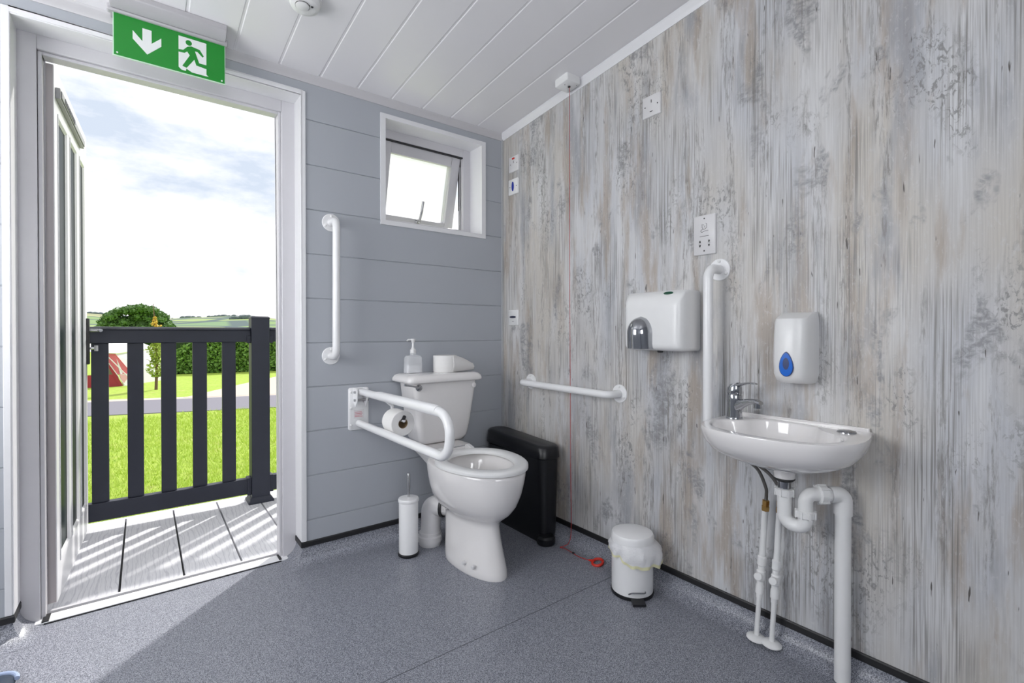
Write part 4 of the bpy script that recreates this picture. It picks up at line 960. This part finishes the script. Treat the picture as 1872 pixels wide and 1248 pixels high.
# ------------------------------------------------------------------ supplies
def supply(label, foot, top, hose):
    foot, top = Vector(foot), Vector(top)
    t_ = thing('water_supply_pipe', label, 'pipe', foot, None)
    ax = (top-foot).normalized(); Ln = (top-foot).length
    at_ = lambda h: foot+ax*h
    bm = bmesh.new(); lathe(bm, [(.030, 0), (.030, .003), (.022, .009), (.0095, .012)], foot, ax, 32); obj('floor_collar', bm, plastic_white, t_)
    bm = bmesh.new(); tube(bm, [at_(.004), at_(.150)], .0076, 20); obj('lower_pipe', bm, plastic_white, t_)
    bm = bmesh.new(); lathe(bm, [(.0095, .138), (.0095, .152), (.0125, .154), (.0125, .180), (.0105, .184), (.0105, .196), (.0135, .200), (.0135, .228), (.0105, .232), (.0105, .246), (.0130, .249), (.0130, .276), (.0100, .279)], foot, ax, 28)
    vb = obj('isolating_valve', bm, plastic_white, t_)
    bm = bmesh.new(); lathe(bm, [(.0105, 0), (.0105, .020), (.0125, .021), (.0125, .027), (.010, .029)], at_(.214), Vector((-.85, -.1, .1)), 20); obj('valve_knob', bm, plastic_white, vb)
    bm = bmesh.new(); tube(bm, [at_(.270), at_(Ln-.030)], .0095, 20); obj('upper_pipe', bm, plastic_white, t_)
    bm = bmesh.new(); lathe(bm, [(.0105, Ln-.032), (.0125, Ln-.030), (.0125, Ln-.016), (.0105, Ln-.015), (.0105, Ln-.012), (.0115, Ln-.011), (.0115, Ln+.002), (.008, Ln+.004)], foot, ax, 6); obj('brass_nut', bm, brass, t_, smooth=False)
    bm = bmesh.new(); hp_ = [top, top+ax*.02]+[Vector(p) for p in hose]; tube(bm, crv(hp_, 8), .0052, 12); obj('flexible_hose', bm, hose_m, t_)
supply('white supply pipe with brown hose, nearer the pedal bin of the two under the basin', (-.050, -1.485, .010), (-.045, -1.512, .470), [(-.058, -1.517, .52), (-.075, -1.500, .575), (-.098, -1.462, .612)])
supply('white supply pipe partly behind the trap, nearer the large waste pipe', (-.046, -1.532, .012), (-.044, -1.556, .476), [(-.052, -1.560, .52), (-.068, -1.530, .57), (-.094, -1.470, .612)])

# ------------------------------------------------------------------ dark item at the lower left corner of the view
bg_ = thing('fabric_bag', 'dark navy fabric item with pale blue edge cut off in the bottom left corner', 'bag', (-2.06, -.28, 0))
bm = bmesh.new(); loft(bm, [rrect(-2.06, -.37, a_, b_, .05, z_, 6) for z_, a_, b_ in ((0, .10, .12), (.015, .115, .135), (.035, .10, .12), (.042, .06, .08))]); obj('bag_body', bm, navy, bg_, sub=1)
bm = bmesh.new(); tube(bm, [Vector((v.x, v.y, .024)) for v in rrect(-2.06, -.37, .112, .132, .05, 0, 6)], .006, 10); obj('piping', bm, pale_blue, bg_)

# ------------------------------------------------------------------ deck and railing
DZK = -.02
bm = bmesh.new(); x = -1.736-.2165*6
while x < 1.2:
    box(bm, (x+.0042, .185, DZK-.025), (x+.2165-.0042, 1.20, DZK)); x += .2165
box(bm, (-3.0, .185, -.12), (1.2, 1.19, DZK-.026), 1)
struct('deck', bm, [deck_m, black_rubber], smooth=False)
struct('deck_fascia', BM(((-3.05, 1.2, -.45), (1.25, 1.23, DZK-.004))), deck_m, smooth=False)
def railing(label, x0, x1, first, n, grp=None):
    t_ = thing('deck_railing', label, 'railing', ((x0+x1)/2, 1.07, DZK))
    bm = BM(((x0, 1.045, .962), (x1, 1.095, 1.035))); obj('top_rail', bm, grille, t_, bev=.004)
    bm = BM(((x0, 1.030, 1.032), (x1, 1.110, 1.050))); obj('rail_cap', bm, grille_cap, t_, bev=.012)
    bm = BM(((x0, 1.045, .035), (x1, 1.095, .128))); obj('bottom_rail', bm, grille, t_, bev=.004)
    xx = first
    for k in range(n):
        bm = BM(((xx, 1.058, .128), (xx+.070, 1.082, .962))); obj('baluster', bm, grille, t_, bev=.002); xx += .1467
    for xe, s in ((x0, 1), (x1, -1)):
        a_, b_ = sorted((xe, xe+s*.022))
        for z0_, z1_ in ((.955, 1.0), (.03, .134)):
            bm = BM(((a_, 1.036, z0_), (b_, 1.104, z1_))); obj('bracket', bm, grille, t_, bev=.003)
def post(label, x_):
    t_ = thing('deck_post', label, 'post', (x_, 1.09, DZK))
    bm = BM(((x_-.050, 1.02, DZK), (x_+.050, 1.12, 1.108))); obj('shaft', bm, grille, t_, bev=.003)
    bm = bmesh.new(); loft(bm, [rrect(x_, 1.07, a_, a_, .004, z_, 2) for z_, a_ in ((1.104, .052), (1.112, .052), (1.118, .044))]); obj('post_cap', bm, grille, t_, angle=20)
    bm = bmesh.new(); loft(bm, [rrect(x_, 1.07, a_, a_, .004, z_, 2) for z_, a_ in ((DZK, .070), (DZK+.010, .070), (DZK+.016, .063), (DZK+.024, .061), (DZK+.034, .052))]); obj('post_skirt', bm, grille, t_, angle=20)
railing('charcoal deck railing with vertical balusters across the open doorway', -1.968, -1.135, -1.871, 5)
post('square charcoal deck post to the right of the balusters in the doorway', -1.085)
railing('charcoal deck railing continuing right of the post, mostly hidden by the door frame', -1.035, .35, -.96, 9)
post('charcoal deck post hidden behind the open door leaf', -2.02)
post('charcoal deck post at the far end beyond the cabin window', .40)

# ------------------------------------------------------------------ grounds
GZ = -.45
bm = bmesh.new()
v = [bm.verts.new(p) for p in ((-120, -30, GZ), (120, -30, GZ), (120, 160, GZ), (-120, 160, GZ))]; bm.faces.new(v)
struct('lawn', bm, lawn_m, smooth=False)
def ground_poly(name, pts, z, mat):
    bm = bmesh.new(); v = [bm.verts.new((x_, y_, z)) for x_, y_ in pts]; bm.faces.new(v); w = [bm.verts.new((x_, y_, z-.02)) for x_, y_ in pts]; bm.faces.new(w[::-1])
    for k in range(len(pts)): bm.faces.new((v[k], v[(k+1) % len(pts)], w[(k+1) % len(pts)], w[k]))
    struct(name, bm, mat, smooth=False)
def ln(x): return 8.13 - .3226*(x-.0)   # near edge of path
ground_poly('tarmac_path', [(-12, ln(-12)), (12, ln(12)), (12, ln(12)+2.12), (-12, ln(-12)+2.12)], GZ+.012, path_m)
ground_poly('gravel_verge', [(-12, ln(-12)+2.12), (12, ln(12)+2.12), (12, ln(12)+2.5), (-12, ln(-12)+2.5)], GZ+.010, gravel_m)
ground_poly('gravel_drive', [(-.95, 10.75), (12, ln(12)+2.4), (12, 18), (3.2, 16.4), (1.9, 15.2), (.5, 13.1)], GZ+.014, gravel_m)
# grass blades near the deck (one uncountable mass)
N = 26000; rng = np.random.default_rng(3)
by = 2.2 + rng.random(N)**1.6*6.0; bx = -3.2 + rng.random(N)*3.6 + (by-2)*.06
h = .03+rng.random(N)*.05; an = rng.random(N)*2*PI; w = .003+.0005*by
lx = rng.normal(0, .02, N); ly = rng.normal(0, .02, N)
V = np.zeros((N, 3, 3)); V[:, 0] = np.stack([bx-np.cos(an)*w, by-np.sin(an)*w, np.full(N, GZ)], 1); V[:, 1] = np.stack([bx+np.cos(an)*w, by+np.sin(an)*w, np.full(N, GZ)], 1); V[:, 2] = np.stack([bx+lx, by+ly, GZ+h], 1)
keep = by < (8.13-.3226*bx-.05)
V = V[keep].reshape(-1, 3); nT = len(V)//3
def raw_mesh(name, verts, nper, mat):
    me = bpy.data.meshes.new(name); nf = len(verts)//nper
    me.vertices.add(len(verts)); me.vertices.foreach_set('co', verts.ravel().astype(np.float32))
    me.loops.add(len(verts)); me.loops.foreach_set('vertex_index', np.arange(len(verts), dtype=np.int32))
    me.polygons.add(nf); me.polygons.foreach_set('loop_start', (np.arange(nf)*nper).astype(np.int32))
    me.update(calc_edges=True); me.validate(); me.materials.append(mat)
    o = bpy.data.objects.new(name, me); COL.objects.link(o); return o
g = raw_mesh('grass_blades', V, 3, blade_m); link_props(g, 'short bright green grass blades just beyond the deck', 'grass', kind='stuff')

def leaves(name, centers, size, mat, parent, seed=1):
    rng = np.random.default_rng(seed); n_ = len(centers); c_ = np.array(centers)
    a = rng.normal(size=(n_, 3)); a /= np.linalg.norm(a, axis=1)[:, None]; b = rng.normal(size=(n_, 3)); b -= (b*a).sum(1)[:, None]*a; b /= np.linalg.norm(b, axis=1)[:, None]
    s = size*(.6+.8*rng.random(n_))[:, None]
    Vv = np.stack([c_-a*s, c_+b*s*.55, c_+a*s, c_-b*s*.55], 1).reshape(-1, 3) - np.array(root_loc(parent))
    o = raw_mesh(name, Vv, 4, mat); o.parent = parent; return o
def blob_points(n_, lumps, rng, shell=.75):
    out = []
    w_ = np.array([l[3]*l[3]*l[5] if len(l) > 5 else l[3]**2 for l in lumps]); w_ = w_/w_.sum()
    pick = rng.choice(len(lumps), n_, p=w_)
    d = rng.normal(size=(n_, 3)); d /= np.linalg.norm(d, axis=1)[:, None]; rr = (shell+(1-shell)*rng.random(n_))
    for i in range(n_):
        l = lumps[pick[i]]; out.append((l[0]+d[i, 0]*l[3]*rr[i], l[1]+d[i, 1]*l[3]*rr[i], l[2]+d[i, 2]*l[4]*rr[i]))
    return out
rng = np.random.default_rng(11)
# big tree
tx, ty = -1.95, 66.
trr = thing('oak_tree', 'broad dark green tree on the horizon seen above the railing left of centre', 'tree', (tx, ty, GZ))
lumps = []
for k in range(150):
    u_ = rng.uniform(-1, 1); xx = tx + u_*2.75*(1+.25*(u_<0)); top_ = 1.0+2.75*math.sqrt(max(0, 1-u_*u_))*(1 - .10*rng.random()); zz = top_ if k % 3 == 0 else rng.uniform(.1, top_); lumps.append((xx, ty+rng.uniform(-1.2, 1.2), zz, rng.uniform(.45, .8), rng.uniform(.35, .5)))
leaves('crown', blob_points(15000, lumps, rng), .13, tree_m, trr, 2)
bm = bmesh.new()
for l in lumps:
    q = bmesh.ops.create_icosphere(bm, subdivisions=1, radius=1)
    for v in q['verts']: v.co = Vector((l[0]+v.co.x*l[3]*.72, l[1]+v.co.y*l[3]*.72, l[2]+v.co.z*l[4]*.72))
q = bmesh.ops.create_icosphere(bm, subdivisions=3, radius=1)
for v in q['verts']: k_ = 1+.2*noise.noise(v.co*3); v.co = Vector((tx+v.co.x*2.1*k_, ty+.6+v.co.y*.8*k_, 1.0+v.co.z*2.0*k_))
obj('inner_foliage', bm, tree_m, trr)
bm = bmesh.new(); tube(bm, [(tx, ty, GZ), (tx, ty, 1.6)], [.35, .2], 12); obj('trunk', bm, bark, trr)
# hedge
hg = thing('hedge', 'clipped dense green hedge behind the lawn right of centre in the doorway', 'hedge', (2.8, 18.4, GZ))
P_ = []
def hl(x_): return 18.95-.17*(x_+.7)
n_ = 26000
xx = rng.uniform(-1.0, 9, n_); tt = rng.random(n_)
for i in range(n_):
    x_ = xx[i]; f = tt[i]; w_ = .55; edge = min(1, max(0, (x_+1.0))/.7); hgt = (1.18+.06*math.sin(x_*3))*(.55+.45*edge)
    k = rng.random()
    if k < .62: p = (x_, hl(x_)-w_+rng.normal()*.07, GZ+.02+hgt*f)
    else: p = (x_, hl(x_)+rng.uniform(-w_, w_), GZ+hgt+rng.normal()*.05)
    P_.append(p)
leaves('hedge_foliage', P_, .06, hedge_m, hg, 4)
bm = bmesh.new(); aa = [(-.9, hl(-.9)-.5, GZ), (9, hl(9)-.5, GZ), (9, hl(9)+.5, GZ), (-.9, hl(-.9)+.5, GZ)]
lo = [bm.verts.new(p) for p in aa]; hi = [bm.verts.new((p[0], p[1], GZ+1.1)) for p in aa]; bm.faces.new(lo); bm.faces.new(hi)
for k in range(4): bm.faces.new((lo[k], lo[(k+1) % 4], hi[(k+1) % 4], hi[k]))
obj('hedge_core', bm, simple('hedge branches', (.02, .045, .012), .9), hg, smooth=False)
bw = BM(((-3.0, 19.6, GZ), (-.35, 19.9, GZ+.38)));  bwo = obj('garden_wall', bw, shed_m, None, loc=(-1.7, 19.75, GZ)); link_props(bwo, 'low brown garden wall at the left end of the hedge', 'wall')
# sapling
sx_, sy_ = -1.40, 13.1
sp3 = thing('sapling', 'slim young tree with yellow top leaves on the lawn behind the balusters', 'tree', (sx_, sy_, GZ))
bm = bmesh.new(); tube(bm, [(sx_, sy_, GZ), (sx_+.02, sy_, .3), (sx_-.02, sy_, 1.15), (sx_-.05, sy_, 1.75)], [.035, .028, .016, .006], 8)
for k in range(16):
    z_ = -.15+1.5*k/16; a_ = k*2.4; ln2 = .24-.009*k
    tube(bm, [(sx_, sy_, z_), (sx_+ln2*math.cos(a_), sy_+ln2*math.sin(a_), z_+.12)], [.010, .004], 6)
obj('trunk', bm, bark, sp3)
P_ = []
for i in range(1500):
    z_ = rng.uniform(-.12, 1.12); r_ = .26*(1-.35*(z_+.12)/1.3)*(.7+.3*math.sin(z_*14)); a_ = rng.uniform(0, 2*PI); q = math.sqrt(rng.random())*r_; P_.append((sx_+q*math.cos(a_), sy_+q*math.sin(a_), z_))
leaves('foliage', P_, .032, sap_m, sp3, 5)
P_ = []
for i in range(260):
    z_ = rng.uniform(1.05, 1.42); q = rng.random()*.17*(1.45-z_)/.4; a_ = rng.uniform(0, 2*PI); P_.append((sx_-.02+q*math.cos(a_)+.10*(rng.random() if z_ < 1.2 else 0), sy_+q*math.sin(a_), z_))
leaves('top_foliage', P_, .030, yellow_m, sp3, 6)
# tent
tn_ = thing('tent', 'white and faded red canvas tent awning on the lawn at left in the doorway', 'tent', (-2.3, 15.0, GZ))
def panel(name, pts, mat, th_=.02):
    bm = bmesh.new(); a = [Vector(p) for p in pts]; n_ = (a[1]-a[0]).cross(a[2]-a[0]).normalized()*th_
    A = [bm.verts.new(p) for p in a]; B = [bm.verts.new(p+n_) for p in a]; bm.faces.new(A); bm.faces.new(B[::-1])
    for k in range(len(a)): bm.faces.new((A[k], A[(k+1) % len(a)], B[(k+1) % len(a)], B[k]))
    obj(name, bm, mat, tn_, smooth=False)
fy = 14.7
panel('front_panel', [(-2.75, fy, -.45), (-2.40, fy, -.45), (-2.45, fy, .38), (-2.75, fy, .42)], tent_white)
panel('lower_band', [(-2.85, fy-.02, -.45), (-2.14, fy-.02, -.45), (-2.22, fy-.02, -.12), (-2.85, fy-.02, -.12)], tent_maroon)
panel('red_panel', [(-2.52, fy-.03, .45), (-2.26, fy-.03, .43), (-1.92, fy+.2, -.12), (-2.22, fy-.03, -.12)], tent_red)
panel('dark_strip', [(-2.56, fy-.05, .45), (-2.50, fy-.05, .45), (-2.10, fy-.05, -.44), (-2.18, fy-.05, -.44)], tent_maroon)
panel('pink_panel', [(-2.17, fy-.04, -.12), (-1.92, fy+.16, -.12), (-2.10, fy-.04, -.40)], tent_pink)
panel('side_wall', [(-2.26, fy, .43), (-1.4, fy+1.6, .50), (-1.05, fy+1.6, -.45), (-2.08, fy, -.45)], tent_white)
panel('roof', [(-2.85, fy-.05, .50), (-2.24, fy-.05, .44), (-1.38, fy+1.65, .52), (-1.9, fy+1.6, .80), (-2.8, fy+.6, .85)], tent_white)
bm = bmesh.new(); tube(bm, [(-2.48, fy-.08, .46), (-1.90, fy-.25, -.30)], .012, 6); tube(bm, [(-2.12, fy-.08, -.12), (-1.86, fy-.1, -.12)], .010, 6); tube(bm, [(-2.40, fy-.08, .20), (-2.05, fy-.1, -.44)], .010, 6); obj('guy_rope', bm, tent_white, tn_)

# hills
def ridge(name, y0, y1, x0, x1, zfun, mat, nx=90, ny=14):
    bm = bmesh.new(); g_ = []
    for j in range(ny+1):
        f = j/ny; row = []
        for i in range(nx+1):
            x_ = x0+(x1-x0)*i/nx; y_ = y0+(y1-y0)*f
            row.append(bm.verts.new((x_, y_, GZ-1 + (zfun(x_)+1)*math.sin(f*PI/2)**1.1)))
        g_.append(row)
    for j in range(ny):
        for i in range(nx): bm.faces.new((g_[j][i], g_[j][i+1], g_[j+1][i+1], g_[j+1][i]))
    o = struct(name, bm, mat); return o
nzv = lambda x, s, k: noise.noise(Vector((x*s, k, .3)))
zf = lambda x: 12.5 + 9.0*math.exp(-((x+60)/55)**2) + 9*math.exp(-((x-85)/70)**2) - 1*math.exp(-((x-10)/30)**2) + 2*nzv(x, .02, 1)
ridge('far_hills', 380, 720, -500, 700, zf, fields_m, 240)
def wood(label, x0, x1, y_, zc, n_, r0, r1, seed, grp):
    rg_ = np.random.default_rng(seed); bm = bmesh.new()
    for i in range(n_):
        x_ = rg_.uniform(x0, x1); rr_ = rg_.uniform(r0, r1); z_ = zc(x_)
        q = bmesh.ops.create_icosphere(bm, subdivisions=2, radius=1)
        for v in q['verts']:
            k_ = 1+.25*noise.noise(v.co*2+Vector((i, 0, 0))); v.co = Vector((x_+v.co.x*rr_*1.5*k_, y_+rg_.uniform(-.2, .2)+v.co.y*rr_*k_, z_+v.co.z*rr_*k_))
    o = obj('woodland', bm, wood_m, None, loc=((x0+x1)/2, y_, GZ)); link_props(o, label, 'woodland', kind='stuff'); return o
wood('distant hedgerow trees along the crest of the hills', -120, 200, 716, lambda x: GZ+zf(x)+.2, 150, .8, 2.6, 1, None)
wood('dark distant wood on the hillside right of the big tree', 70, 92, 560, lambda x: GZ+zf(x)*.74-1+1.5*math.sin((x-70)/22*PI), 34, 1.8, 3.2, 2, None)
wood('distant line of trees in the valley behind the railing', -70, 110, 330, lambda x: 2.6+1.4*noise.noise(Vector((x*.05, 2, 0))), 60, 1.0, 2.2, 3, None)

# repeats of one kind share a group
GROUPS = {'grab_rail': 'fixed white grab rails', 'deck_post': 'charcoal deck posts', 'deck_railing': 'charcoal deck railings', 'water_supply_pipe': 'white supply pipes under the basin', 'toilet_roll': 'white toilet rolls'}
for o in bpy.data.objects:
    k = o.name.split('.')[0]
    if o.parent is None and k in GROUPS: o['group'] = GROUPS[k]
